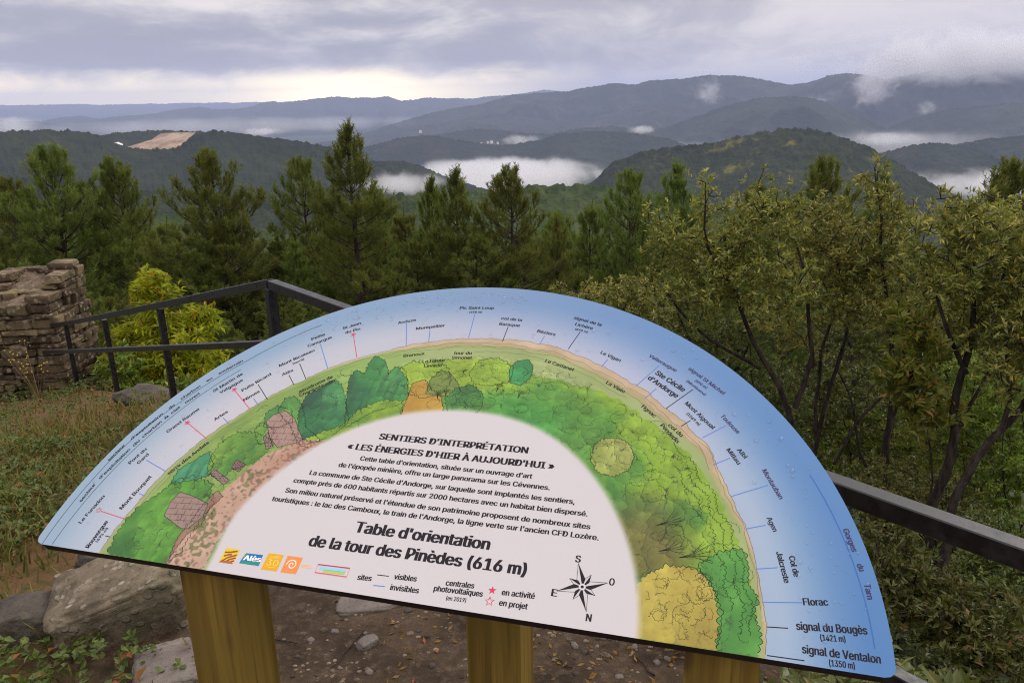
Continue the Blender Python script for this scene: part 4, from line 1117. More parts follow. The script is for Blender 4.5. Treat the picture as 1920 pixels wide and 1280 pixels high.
def star(c, x, y, r, hollow=False):
    o = uv(x, y); a = np.pi / 2 + .1 + np.arange(10) * np.pi / 5
    P = o + np.stack([np.cos(a), np.sin(a)], -1) * np.where(np.arange(10) % 2, .42, 1)[:, None] * r
    if hollow: one('star', c, lambda b_: b_.stroke(np.vstack([P, P[:2]]), r * .17, .0009))
    else: one('star', c, lambda b_: b_.poly(P, .0009))
for x, y, r, h in [(185, 956, .0085, 1), (351, 792, .0095, 0), (439.5, 730, .0095, 0), (662.5, 627, .0095, 0), (923, 1106, .0098, 0), (918, 1126.7, .0105, 1)]: star(3, x, y, r, h)

TX = {}
FONT = None
try:                                                               # the sans face that ships inside Blender
    import os
    FONT = bpy.data.fonts.load(os.path.join(bpy.utils.resource_path('LOCAL'), 'datafiles', 'fonts', 'Inter.woff2'))
except Exception:
    FONT = None
def text_geo(s, bold):
    cu = bpy.data.curves.new('lettering', 'FONT'); cu.body = s; cu.size = 1.0; cu.resolution_u = 3; cu.offset = bold; 
    if FONT is not None: cu.font = FONT
    cu.dimensions = '2D'; cu.fill_mode = 'BOTH'
    o = bpy.data.objects.new('lettering', cu); COL.objects.link(o)
    dg = bpy.context.evaluated_depsgraph_get(); dg.update()
    me = bpy.data.meshes.new_from_object(o.evaluated_get(dg))
    n_ = len(me.vertices); Vv = np.empty(n_ * 3, np.float32); me.vertices.foreach_get('co', Vv)
    me.calc_loop_triangles(); T_ = np.empty(len(me.loop_triangles) * 3, np.int32); me.loop_triangles.foreach_get('vertices', T_)
    bpy.data.objects.remove(o); bpy.data.curves.remove(cu); bpy.data.meshes.remove(me)
    return Vv.reshape(-1, 3)[:, :2], T_.reshape(-1, 3)


def write(s, x0, y0, x1, y1, cap, c=1, bold=None, z=.0011, dest=None):
    """lettering whose base line runs between two points read off the panel; cap = capital height in radii"""
    a, b_ = uv(x0, y0), uv(x1, y1)
    Vv, T_ = text_geo(s, 0.0)
    if bold is None: bold = .042 if cap > .02 else .034 if cap > .013 else .024
    if FONT is None: bold *= 1.3
    lo, hi = Vv[:, 0].min(), Vv[:, 0].max()
    d = b_ - a; Ln = np.linalg.norm(d); d = d / Ln; n_ = np.array([-d[1], d[0]])
    sx_ = Ln / (hi - lo); sy_ = cap * 1.28 / .72
    P = a + ((Vv[:, 0] - lo) * sx_)[:, None] * d + (Vv[:, 1] * sy_)[:, None] * n_
    own = dest is None
    dest = Print() if own else dest
    for k_, sh in enumerate((-1, -.33, .33, 1) if bold > 0 else (0,)):   # heavier strokes: the letter laid down again a hair to the side
        dest.add(np.c_[(P + d * sh * bold * sx_) * PR, np.full(len(P), (z + k_ * .00003) * ZF)], T_)
    if own: link('lettering', dest.mesh('lettering', ink(c)), slab)


B1, S_, M_ = .0215, .0118, .0145
for a in [("SENTIERS D'INTERPRÉTATION", 710.4, 822.9, 988.3, 849.6, .0205), ("« LES ÉNERGIES D'HIER À AUJOURD'HUI »", 651, 841, 1037.5, 879.5, .0205),
          ("Cette table d'orientation, située sur un ouvrage d'art", 674.6, 862.5, 996.7, 896.7, M_), ("de l'épopée minière, offre un large panorama sur les Cévennes.", 634.2, 874.6, 1030, 918.3, M_),
          ("La commune de Ste Cécile d'Andorge, sur laquelle sont implantés les sentiers,", 580, 889.2, 1076.7, 944.6, M_), ("compte près de 600 habitants répartis sur 2000 hectares avec un habitat bien dispersé.", 549.6, 903.8, 1100.8, 967.5, M_),
          ("Son milieu naturel préservé et l'étendue de son patrimoine proposent de nombreux sites", 534.2, 922.5, 1105.8, 991.7, M_), ("touristiques : le lac des Camboux, le train de l'Andorge, la ligne verte sur l'ancien CFD Lozère.", 509.2, 938.3, 1121.7, 1012.5, M_),
          ("Table d'orientation", 664.6, 996.7, 915.4, 1030, .0315), ("de la tour des Pinèdes (616 m)", 577.9, 1022.5, 984, 1078, .0315),
          ("sites", 669.6, 1086, 695.4, 1088.5, M_), ("visibles", 738.3, 1085, 780, 1089.5, M_), ("invisibles", 731, 1105, 784, 1111.5, M_),
          ("centrales", 835.4, 1096.7, 888, 1102.5, M_), ("photovoltaïques", 813, 1107, 904, 1118, M_), ("(en 2019)", 836, 1124, 873, 1128.5, .0105), ("en activité", 940.4, 1114.6, 1001.7, 1122, M_), ("en projet", 935.4, 1134, 988, 1141.7, M_)]: write(*a)
for s, x, y in (("S", 1083, 1046.7), ("N", 1103, 1157.5), ("E", 1038.3, 1110.5), ("O", 1146.5, 1090)):
    write(s, x - 4.6, y + 6, x + 4.6, y + 7.3, .0178)
for a in [("Rouvergue", 166.6, 1026.9, 203.4, 977.4, .0135), ("(695 m)", 183, 1016, 203.4, 990, .009), ("Le Funadou", 152, 981, 197, 930, S_), ("Mont Bouquet", 228.7, 954.7, 285, 893.3, .013), ("Pont du", 244, 869.9, 275.6, 842.2, S_), ("Gard", 260.3, 869.9, 279.6, 852, S_),
          ("serre des Andats", 316.4, 890, 392.3, 830, S_), ("Grand Baume", 314.5, 811.2, 374.5, 767.4, S_), ("Arles", 403, 789, 427.7, 772.8, S_), ("St Martin de", 401.2, 735.3, 455.8, 701.8, S_), ("Valgague", 413.6, 738, 455.8, 713.5, S_),
          ("Puits Ricard", 454.7, 733.9, 509, 702.5, S_), ("Nîmes", 458.2, 752.2, 487.5, 734.6, S_), ("Alès", 529.6, 704.8, 550.3, 695.4, S_), ("Mont Ricateau", 524.5, 687.7, 590, 658, S_), ("(terril)", 549.6, 683.5, 570.6, 674, .008), ("Petite", 584.7, 638, 609.8, 628.4, S_),
          ("Camargue", 577.7, 651, 622.4, 633.8, S_), ("St Jean", 643.3, 617.5, 676.7, 607.5, S_), ("du Pin", 648, 625.8, 675.4, 618.3, S_), ("Anduze", 746.5, 607.5, 779.8, 601.7, S_), ("Montpellier", 780.2, 618.3, 834, 612, S_), ("Pic Saint Loup", 861.9, 579.4, 926, 579.4, S_), ("(658 m)", 880, 586.7, 903, 586.7, .008),
          ("col de la", 939.6, 598.8, 978, 602.3, S_), ("Baraque", 935.8, 609.2, 974, 612.7, S_), ("Béziers", 1006.6, 622.4, 1040.3, 629.7, S_), ("signal de la", 1075.5, 597.3, 1126.5, 611.4, S_), ("Lichère", 1077.8, 609.5, 1110, 618, S_), ("(899 m)", 1077.8, 618.4, 1101.2, 624.3, .008), ("Le Vigan", 1125.4, 662.5, 1161.7, 678.2, S_),
          ("Ste Cécile", 1227.8, 700.4, 1280, 734.4, .0165), ("d'Andorge", 1213.7, 709.8, 1267, 746, .0165), ("Mont Aigoual", 1283.5, 756.7, 1335.6, 804.7, .0125), ("(1569 m)", 1286.4, 776, 1309.3, 797.7, .009), ("Albi", 1381.2, 843.4, 1395.7, 859.3, S_), ("Millau", 1361.7, 843, 1382.8, 870.6, S_),
          ("Agen", 1437.2, 970.6, 1449.6, 996.4, .0125), ("Col de", 1478.7, 1042.6, 1488.6, 1080.3, .0135), ("Jalcreste", 1455, 1034.6, 1470.4, 1091.9, .0135), ("Florac", 1507.2, 1133.9, 1553, 1134.5, .0165), ("signal du Bougès", 1494, 1179.8, 1626.4, 1188.8, .0185), ("(1421 m)", 1539, 1200, 1585.5, 1203, .0135),
          ("signal de Ventalon", 1504.5, 1223.5, 1651.5, 1243.2, .0185), ("(1350 m)", 1555.3, 1247.6, 1603, 1253.3, .0135),
          ("Branoux", 756.7, 669.6, 795.8, 664.8, S_), ("tour du", 851, 664.2, 883.8, 664.2, S_), ("Simonet", 846.9, 673, 884.4, 673, S_), ("La Haute", 792, 680, 833.3, 677.3, S_), ("Levade", 794.8, 688.3, 828, 687.3, S_), ("Le Castanet", 1021.6, 678.2, 1074.5, 695.7, S_), ("La Viale", 1135.4, 718.7, 1169.2, 736.8, S_),
          ("Tignac", 1200.3, 761.4, 1226, 782.4, S_), ("col du", 1252, 797.7, 1276.5, 818.8, S_), ("Pendedis", 1237.5, 797.5, 1269.3, 831, S_), ("aérodrome de", 561.3, 737, 624, 707.6, S_), ("Champclauson", 562.4, 744, 628, 714.6, S_),
          ("secteur", 204.6, 863.9, 235, 834.3, .0098), ("d'exploitation", 247.6, 823.8, 305.8, 776.5, .0098), ("du", 318.5, 766.8, 327.8, 759.7, .0098), ("charbon", 340.4, 749, 376.3, 724.6, .0098), ("en", 388, 716, 398.6, 710, .0098), ("souterrain", 411, 702, 455.6, 677.4, .0098),
          ("secteur", 152.7, 940.7, 180, 907, .0105), ("d'exploitation", 188.5, 897.6, 244.6, 842.8, .0105), ("du", 252, 836.5, 262.8, 826, .0105), ("charbon", 269, 820.4, 303.7, 790.9, .0105), ("à", 310, 785.8, 316.4, 780.8, .0105), ("ciel", 322.7, 776, 338.7, 763.5, .0105), ("ouvert", 348, 756.3, 375.4, 738.6, .0105)]: write(*a)
for a in [("Valleraugue", 1215.6, 668, 1266, 697, S_), ("signal St Michel", 1290, 692, 1356, 740, S_), ("(890 m)", 1302, 714.5, 1323.4, 728.6, .0085), ("(Mortissou)", 1286.4, 715, 1321, 741.4, .0085), ("Toulouse", 1350.3, 780, 1382, 813, .0125), ("Montauban", 1428.5, 881.6, 1461.3, 935.5, .0125),
          ("Gorges", 1580, 992, 1598, 1034, .0135), ("du", 1605.6, 1058, 1611.7, 1070.4, .0135), ("Tarn", 1619.8, 1094.5, 1626.4, 1122.5, .0135)]: write(*a, c=7)

# compass rose
rose = Print(); o = uv(1091.7, 1099.6)
S0 = uv(1085, 1058.3) - o; a0 = math.atan2(S0[1], S0[0]); outl = Print()
for k in range(8):
    a = a0 + k * math.pi / 4; r_ = .056 if k % 2 == 0 else .034; w_ = .0095 if k % 2 == 0 else .007
    d_ = np.array([math.cos(a), math.sin(a)]); n_ = np.array([-d_[1], d_[0]])
    rose.poly([o, o + d_ * r_, o + d_ * .016 - n_ * w_], .0009 + .00002 * k)
    rose.stroke([o + d_ * r_, o + d_ * .016 + n_ * w_, o], .0009, .0009)
a = np.linspace(0, 6.2832, 24)
link('compass_rose', rose.mesh('compass_rose', ink(1)), slab)
hub = Print(); hub.poly(o + np.stack([np.cos(a), np.sin(a)], -1)[:-1] * .0075, .00125); link('compass_hub', hub.mesh('compass_hub', ink((214, 206, 210))), slab)
hub = Print(); hub.poly(o + np.stack([np.cos(a), np.sin(a)], -1)[:-1] * .0035, .00145); link('compass_pivot', hub.mesh('compass_pivot', ink(1)), slab)

# logos along the straight edge
def quad(name, pts, col, z=.0008):
    b_ = Print(); b_.poly(uv(*np.array(pts, float).T), z); return link(name, b_.mesh(name, ink(col)), slab)
def px6(pts): return [(380 + x / 6, 1000 + y / 6) for x, y in pts]
quad('town_emblem', px6([(268, 160), (425, 178), (338, 342), (178, 320), (215, 262)]), (222, 196, 30))
b_ = Print()
for k, (p0, p1, p2) in enumerate([((200, 315), (262, 262), (385, 240)), ((240, 322), (290, 285), (372, 272)), ((280, 330), (320, 308), (355, 304)), ((250, 208), (300, 214), (395, 198)), ((240, 250), (300, 228), (330, 236))]):
    q = uv(*np.array(px6([p0, p1, p2])).T); b_.stroke(np.vstack([q[0], (q[0] + 2 * q[1] + q[2]) / 4, q[2]]), .0042, .0010 + .00002 * k)
link('emblem_stripes', b_.mesh('emblem_stripes', ink((146, 70, 62))), slab)
b_ = Print(); q = uv(*np.array(px6([(180, 318), (240, 300), (330, 312), (338, 340)])).T); b_.poly(q, .0012); link('emblem_base', b_.mesh('emblem_base', ink((176, 96, 74))), slab)
quad('logo_plate', px6([(490, 218), (680, 240), (630, 362), (410, 330), (455, 262)]), (22, 112, 166))
quad('logo_stripe', px6([(440, 306), (640, 318), (628, 350), (425, 330)]), (44, 146, 112), .0010)
quad('logo_leaf', px6([(478, 225), (500, 222), (470, 268), (455, 268)]), (96, 168, 62), .0010)
b_ = Print(); write('Alès', *px6([(455, 296)])[0], *px6([(645, 318)])[0], .0145, bold=.04, z=.0013, dest=b_); link('logo_lettering', b_.mesh('lettering', ink((245, 240, 240))), slab)
quad('logo_plate', px6([(745, 218), (912, 240), (832, 422), (656, 400)]), (226, 168, 22))
b_ = Print(); write('GARD', *px6([(748, 275)])[0], *px6([(868, 285)])[0], .0075, bold=.0, z=.0013, dest=b_); write('30', *px6([(710, 352)])[0], *px6([(836, 368)])[0], .0165, bold=.0, z=.0013, dest=b_)
b_.stroke(uv(*np.array(px6([(690, 368), (810, 383)])).T), .001, .0013)
link('logo_lettering', b_.mesh('lettering', ink((244, 214, 120))), slab)
quad('logo_plate', px6([(958, 247), (1127, 270), (1050, 453), (874, 432)]), (230, 142, 76))
b_ = Print(); cc = uv(*px6([(1002, 350)])[0]); a = np.linspace(0, 9.5, 40); b_.stroke(cc + np.stack([np.cos(a), np.sin(a)], -1) * (.002 + .0012 * a)[:, None], .0026, .0012)
for k in range(5):
    q = cc + np.array([math.cos(3.4 + k * .45), math.sin(3.4 + k * .45)]) * .0175; b_.poly(q + np.stack([np.cos(a[:12] * .66), np.sin(a[:12] * .66)], -1) * .0013, .0012)
link('logo_spiral', b_.mesh('logo_spiral', ink((246, 226, 206))), slab)
b_ = Print()
for y0, y1, x1 in ((343, 350, 1200), (358, 366, 1215), (372, 384, 1222)): b_.stroke(uv(*np.array(px6([(1110, y0), (x1, y1)])).T), .0022, .0008)
link('logo_caption', b_.mesh('logo_caption', ink((240, 186, 146))), slab)
b_ = Print(); q = uv(*np.array(px6([(1300, 345), (1655, 388), (1620, 485), (1262, 435)])).T); b_.stroke(np.vstack([q, q[:2]]), .0028, .0009); link('logo_frame', b_.mesh('logo_frame', ink((226, 86, 112))), slab)
b_ = Print(); b_.stroke(uv(*np.array(px6([(1318, 384), (1610, 418)])).T), .0075, .0009); link('logo_caption', b_.mesh('logo_caption', ink((150, 204, 226))), slab)
b_ = Print(); b_.stroke(uv(*np.array(px6([(1355, 418), (1595, 446)])).T), .007, .0009); link('logo_caption', b_.mesh('logo_caption', ink((168, 204, 84))), slab)

# rain drops standing on the laminate
m_drop, t, p = material('water', .03, .5); p.inputs['Base Color'].default_value = (1, 1, 1, 1); p.inputs['IOR'].default_value = 1.33
tr = t.n('ShaderNodeBsdfTransparent'); gl = t.n('ShaderNodeBsdfGlossy'); gl.inputs['Roughness'].default_value = .05
fre = t.n('ShaderNodeFresnel'); fre.inputs['IOR'].default_value = 1.33; mx = t.n('ShaderNodeMixShader')
t.l(t.m('ADD', t.m('MULTIPLY', fre.outputs[0], .35), .03), mx.inputs[0]); t.l(tr.outputs[0], mx.inputs[1]); t.l(gl.outputs[0], mx.inputs[2])
t.l(mx.outputs[0], [n for n in t.nt.nodes if n.type == 'OUTPUT_MATERIAL'][0].inputs[0])
drops = MB(); _r = np.random.default_rng(3)
pp = np.arange(10) / 10 * 6.2832
for q in range(520):
    if q < 260: a, r_ = _r.uniform(84, 128), 1 - abs(_r.normal(0, .055)) - .008
    elif q < 400: a, r_ = _r.uniform(2, 60), _r.uniform(.84, .985)
    else: a, r_ = _r.uniform(60, 179), _r.uniform(.80, .985)
    if r_ > .985: continue
    u_, v_ = r_ * math.cos(math.radians(a)), r_ * math.sin(math.radians(a))
    if v_ < .02: continue
    s = _r.uniform(.0011, .0022) if _r.random() < .8 else _r.uniform(.0022, .0042)
    el = _r.uniform(1, 1.35)
    Vv = []
    for k, (rr_, hh) in enumerate(((1, 0), (.85, .3), (.5, .5))):
        Vv.append(np.stack([u_ * PR + np.cos(pp) * s * rr_, v_ * PR + np.sin(pp) * s * rr_ * el, np.full(10, .0002 + hh * s * .8)], -1))
    Vv = np.concatenate(Vv + [[[u_ * PR, v_ * PR, .0002 + .55 * s * .8]]])
    k = np.arange(10); k2 = (k + 1) % 10
    n0 = drops.n
    drops.add(Vv, np.concatenate([np.stack([k, k2, k2 + 10, k + 10], -1), np.stack([k + 10, k2 + 10, k2 + 20, k + 20], -1)]))
    drops.F.setdefault(3, []).append(np.stack([k + 20, k2 + 20, 0 * k + 30], -1) + n0)
tag(link('rain_drops', drops.mesh('rain_drops', m_drop, True), slab), kind='stuff')

# ---- posts of planed, pressure-treated pine
m_post, t, p = material('treated_pine', .6, .3)
oc = objco(t)
g1 = t.noise(t.mapping(oc, (26, 26, .9)), 1.0, 4, .6, .8); g2 = t.noise(t.mapping(oc, (170, 170, 3)), 1.0, 3, .6)
k = t.mix(t.ramp(g1, .3, .7), (.135, .078, .012), (.285, .185, .034)); k = t.mix(t.m('MULTIPLY', t.ramp(g2, .5, .75), .6), k, (.065, .036, .010))
k = t.mix(t.m('MULTIPLY', t.ramp(t.noise(oc, 5, 4, .6), .45, .7), .35), k, (.15, .125, .030))
g3 = t.noise(t.mapping(oc, (60, 60, .7)), 1.0, 2, .5, .4)
k = t.mix(t.m('MULTIPLY', t.ramp(g3, .74, .79), .55), k, (.030, .018, .008))      # drying cracks
kv = t.n('ShaderNodeTexVoronoi'); t.l(t.mapping(oc, (9, 9, 3.2)), kv.inputs['Vector']); kv.inputs['Scale'].default_value = 1.0
k = t.mix(t.m('MULTIPLY', t.ramp(kv.outputs['Distance'], .16, .06), .7), k, (.07, .034, .012))   # knots
t.l(k, p.inputs['Base Color']); bump(t, p, t.m('SUBTRACT', g2, t.ramp(g3, .74, .79)), .35, .002)
PW = .114
POSTS = ((-.553, .055), (.101, .335), (.687, .06))
rot_inv = np.array([E1, E2, E3])
for (uc, sh) in POSTS:
    c0 = PC + E1 * uc * PR + N0 * (sh * PR + PW / 2)
    ztop = PC[2] + math.tan(TILT) * (sh * PR) / 1.0 - .024
    hb = -.25
    b_ = MB()
    h_ = PW / 2
    corners = [(-h_, -h_), (h_, -h_), (h_, h_), (-h_, h_)]
    bv = .006
    oct_ = []
    for (x, y) in corners:
        sx_, sy_ = np.sign(x), np.sign(y)
        if sx_ * sy_ > 0: oct_ += [(x, y - sy_ * bv), (x - sx_ * bv, y)]
        else: oct_ += [(x - sx_ * bv, y), (x, y - sy_ * bv)]
    Vb, Vt = [], []
    for x, y in oct_:
        q = c0[:2] + x * E1[:2] + y * N0[:2]
        Vb.append([q[0], q[1], hb]); Vt.append([q[0], q[1], ztop + math.tan(TILT) * (y + h_) - .003])
    VV_ = np.array(Vb + Vt); k = np.arange(8)
    o = bpy.data.objects.new('post', None)
    base = np.array([c0[0], c0[1], 0])
    M = np.array([E1, N0, [0, 0, 1.]])
    Vl = (VV_ - base) @ M.T
    b_.add(Vl, np.stack([k, (k + 1) % 8, (k + 1) % 8 + 8, k + 8], -1)); 
    b_.F.setdefault(8, []).append(np.array([np.arange(8)[::-1], np.arange(8) + 8]))
    bpy.data.objects.remove(o)
    o = link('post', fix_normals(b_.mesh('post', m_post)), table)
    o.matrix_parent_inverse = table.matrix_world.inverted()
    o.matrix_basis = Matrix(((E1[0], N0[0], 0, base[0]), (E1[1], N0[1], 0, base[1]), (0, 0, 1, 0), (0, 0, 0, 1)))


# ------------------------------------------------------------------ railing
m_rail, t, p = material('black_painted_steel', .38, .5)
oc = objco(t); n1 = t.noise(oc, 30, 4, .6)
t.l(t.mix(t.ramp(n1, .4, .7), (.007, .006, .008), (.017, .016, .018)), p.inputs['Base Color']); bump(t, p, t.noise(oc, 220, 2, .6), .15, .001)
t.l(t.ramp(n1, .3, .7, .25, .5), p.inputs['Roughness'])
railing = thing('railing', 'black square-tube steel railing bending at a corner and sloping down to the ruin', 'railing', (RA[0], RA[1], float(gz(RA[0], RA[1]))))
RO = np.array([RA[0], RA[1], float(gz(RA[0], RA[1]))])
W_R = .051
tops = [RA]
for px, py, d in ((298, 566, 6.0), (194, 590, 7.85), (122, 603, 9.0)):
    tops.append(at(px, py, d))
end = at(66, 609, 9.7)
mids = [at(505, 636, RA[1])] + [at(px, py, d) for px, py, d in ((298, 647, 6.0), (194, 652, 7.85), (122, 655, 9.0))]
gap = RA[2] - mids[0][2]
UPZ = np.array([0, 0, 1.])
def rpart(name, fn):
    b_ = MB(); fn(b_); return link(name, fix_normals(b_.mesh(name, m_rail)), railing)
half = UPZ * W_R / 2
LR = tops + [end]
nr_ = np.array([-RDIR[1], RDIR[0], 0]); _d = ray(1704, 1266); _t = ((RA - [0, 0, CAMZ]) @ nr_) / (_d @ nr_)   # the near end of the lower rail
MR = np.array([0, 0, CAMZ]) + _d * _t; MR = mids[0] + (MR - mids[0]) * 1.25
def left_top(b_):
    for a, c in zip(LR[:-1], LR[1:]): b_.bar(a - half - RO, c - half - RO, W_R, W_R)
rpart('handrail', lambda b_: [b_.bar(tops[0] - half - RO, tops[-1] - half - RO, W_R, W_R), b_.bar(tops[-1] - half - RO + 0, end - half - RO, W_R * .98, W_R * .98)])
far_m = mids[-1] + (end - tops[-1])
rpart('middle_rail', lambda b_: b_.bar(mids[0] - half - RO, far_m - half - RO, W_R * .8, W_R * .8))
RE = RA + np.array([RDIR[0], RDIR[1], 0]) * 4.9
rpart('handrail', lambda b_: b_.bar(RA - half - RO + np.array([RDIR[0], RDIR[1], 0]) * .031, RE - half - RO, W_R, W_R))
rpart('middle_rail', lambda b_: b_.bar(mids[0] - half - RO + np.array([RDIR[0], RDIR[1], 0]) * .031, MR - half - RO, W_R * .8, W_R * .8))
rpost = []
for k, T_ in enumerate(tops): rpost.append(T_)
for s in (1.55, 4.5): rpost.append(RA + np.array([RDIR[0], RDIR[1], 0]) * s)
for T_ in rpost:
    zb = float(gz(T_[0], T_[1])) - .12
    wq = W_R * (.92 if T_ is not RA else 1.02)
    rpart('post', lambda b_: b_.box(np.array([T_[0], T_[1], (T_[2] - W_R + zb) / 2]) - RO + UPZ * (.5 * .0), (wq, wq, T_[2] - W_R - zb), np.array([[RDIR[0], RDIR[1], 0], [-RDIR[1], RDIR[0], 0], [0, 0, 1]]), .003))

# ------------------------------------------------------------------ stones
def stone_mat(name, a, b, pebble=None, scale=6, moss=.0, pscale=16, var=False):
    m_, t, p = material(name, .92, .25)
    oc = objco(t)
    n1 = t.noise(oc, scale, 6, .65); n2 = t.noise(oc, scale * 9, 4, .7)
    k = t.mix(t.ramp(n1, .32, .68), a, b)
    k = t.mix(t.m('MULTIPLY', t.ramp(n2, .5, .72), .5), k, tuple(v * .45 for v in a))
    if var:                                                        # each stone of its own shade
        rr_ = t.n('ShaderNodeNewGeometry').outputs['Random Per Island']
        hv = t.n('ShaderNodeHueSaturation'); t.l(k, hv.inputs['Color']); t.l(t.m('ADD', t.m('MULTIPLY', rr_, .9), .5), hv.inputs['Value']); t.l(t.m('ADD', t.m('MULTIPLY', rr_, .03), .49), hv.inputs['Hue']); k = hv.outputs[0]
    h = t.m('ADD', n1, t.m('MULTIPLY', n2, .35))
    if pebble:
        v = t.n('ShaderNodeTexVoronoi'); t.l(oc, v.inputs['Vector']); v.inputs['Scale'].default_value = pscale; v.inputs['Randomness'].default_value = 1
        pm = t.ramp(v.outputs['Distance'], .42, .26)
        sel = t.m('MULTIPLY', pm, t.ramp(t.noise(oc, scale * 1.6, 3, .6), .40, .50))
        cc = t.mix(t.ramp(t.noise(oc, 9, 2, .5), .35, .65), pebble, tuple(v_ * .5 for v_ in pebble))
        k = t.mix(t.m('MULTIPLY', sel, .75), k, cc); h = t.m('ADD', h, t.m('MULTIPLY', sel, .25))
    if moss: k = t.mix(t.m('MULTIPLY', t.ramp(t.noise(oc, scale * .8, 4, .6), .50, .62), moss), k, (.045, .055, .016))
    t.l(k, p.inputs['Base Color']); bump(t, p, h, .85, .03)
    return m_


def ico(sub=4):
    import bmesh
    bm = bmesh.new(); bmesh.ops.create_icosphere(bm, subdivisions=sub, radius=1.0)
    V = np.array([v.co[:] for v in bm.verts]); F = np.array([[v.index for v in f.verts] for f in bm.faces]); bm.free()
    return V, F
ICO5, ICO4, ICO2 = ico(5), ico(4), ico(2)
def n3(V, s, seed): return (fbm(V[:, 0] * s + seed, V[:, 1] * s + V[:, 2] * s * .7, 4, seed) + fbm(V[:, 1] * s - seed, V[:, 2] * s + V[:, 0] * s * .6, 4, seed + 3)) / 2 - .5


def boulder(seed, size, sq=.55, rough=.35, base=ICO5):
    V, F = base
    V = np.sign(V) * np.abs(V) ** sq if sq < 1 else V.copy()
    V = V / np.max(np.abs(V), axis=1, keepdims=True) ** .35
    V = V * (1 + rough * 1.6 * n3(V, 1.3, seed) + rough * .75 * n3(V, 4, seed + 9) + rough * .38 * n3(V, 13, seed + 5))[:, None]
    return V * np.asarray(size) / 2, F


m_cong = stone_mat('conglomerate', (.095, .074, .048), (.27, .215, .145), (.44, .38, .28), 5, .4, 24)
m_dark = stone_mat('dark_rock', (.055, .045, .036), (.13, .11, .085), None, 6, .15)
m_slab = stone_mat('grey_slab_rock', (.14, .115, .10), (.26, .22, .19), None, 5, .2)
m_wall = stone_mat('schist_masonry', (.066, .043, .026), (.185, .130, .078), (.38, .32, .23), 4, .18, 12, var=True)
m_mort = stone_mat('old_mortar', (.10, .07, .045), (.21, .155, .105), (.33, .28, .2), 7, .1, 20)


def rock(name, label, px, py, size, mat, seed, rotz=0, sink=.3, sq=.6, rough=.32, tilt=(0, 0), cat='rock', group=None, base=ICO5):
    z = -.2
    for _ in range(8):
        P = at_z(px, py, z + size[2] * (.5 - sink)); z = float(gz(P[0], P[1]))
    V, F = boulder(seed, size, sq, rough, base)
    o = link(name, new_mesh(name, V, F, mat, True), None, (P[0], P[1], z + size[2] * (.5 - sink)))
    o.rotation_euler = (tilt[0], tilt[1], rotz)
    return tag(o, label, cat, group)


rock('boulder', 'big pale conglomerate boulder studded with pebbles left of the wooden post', 236, 1135, (.44, .34, .30), m_cong, 3, .35, .34, .34, .30, (.1, -.25))
rock('rock', 'dark rounded rock lying in the brambles near the left edge', 58, 1162, (.24, .2, .15), m_dark, 8, .2, .25, .8, .22)
rock('rock', 'flat grey slab beside the foot of the left wooden post', 315, 1262, (.20, .24, .10), m_slab, 12, .5, .3, .5, .2)
rock('rock', 'low earthy rock ledge under the railing by the panel rim', 285, 742, (.75, .4, .16), m_dark, 14, -.5, .45, .6, .3)
rock('rock', 'flat pale stone in the soil just under the lower panel edge between two posts', 700, 1130, (.26, .12, .04), m_slab, 15, .2, .6, .6, .25, base=ICO4)
rock('rock', 'dark earthy stone behind the big boulder under the panel tip', 225, 1052, (.3, .2, .16), m_dark, 17, .1, .3, .6, .3)
rock('rock', 'small brown stone in the bare soil between the two left posts', 690, 1205, (.07, .05, .035), m_slab, 18, .8, .35, .6, .25, base=ICO4)
_r = np.random.default_rng(77)
for q in range(46):
    px, py = _r.uniform(530, 1280), _r.uniform(1130, 1278)
    if 860 < px < 1005: continue
    s = _r.uniform(.009, .024)
    rock('pebble', 'small pale pebble lying on the bare soil under the panel', px, py, (s * 1.3, s, s * .7), [m_slab, m_cong, m_dark][q % 3], 100 + q, _r.uniform(0, 3), .45, .8, .4, cat='pebble', group='pebbles on the bare soil', base=ICO2)


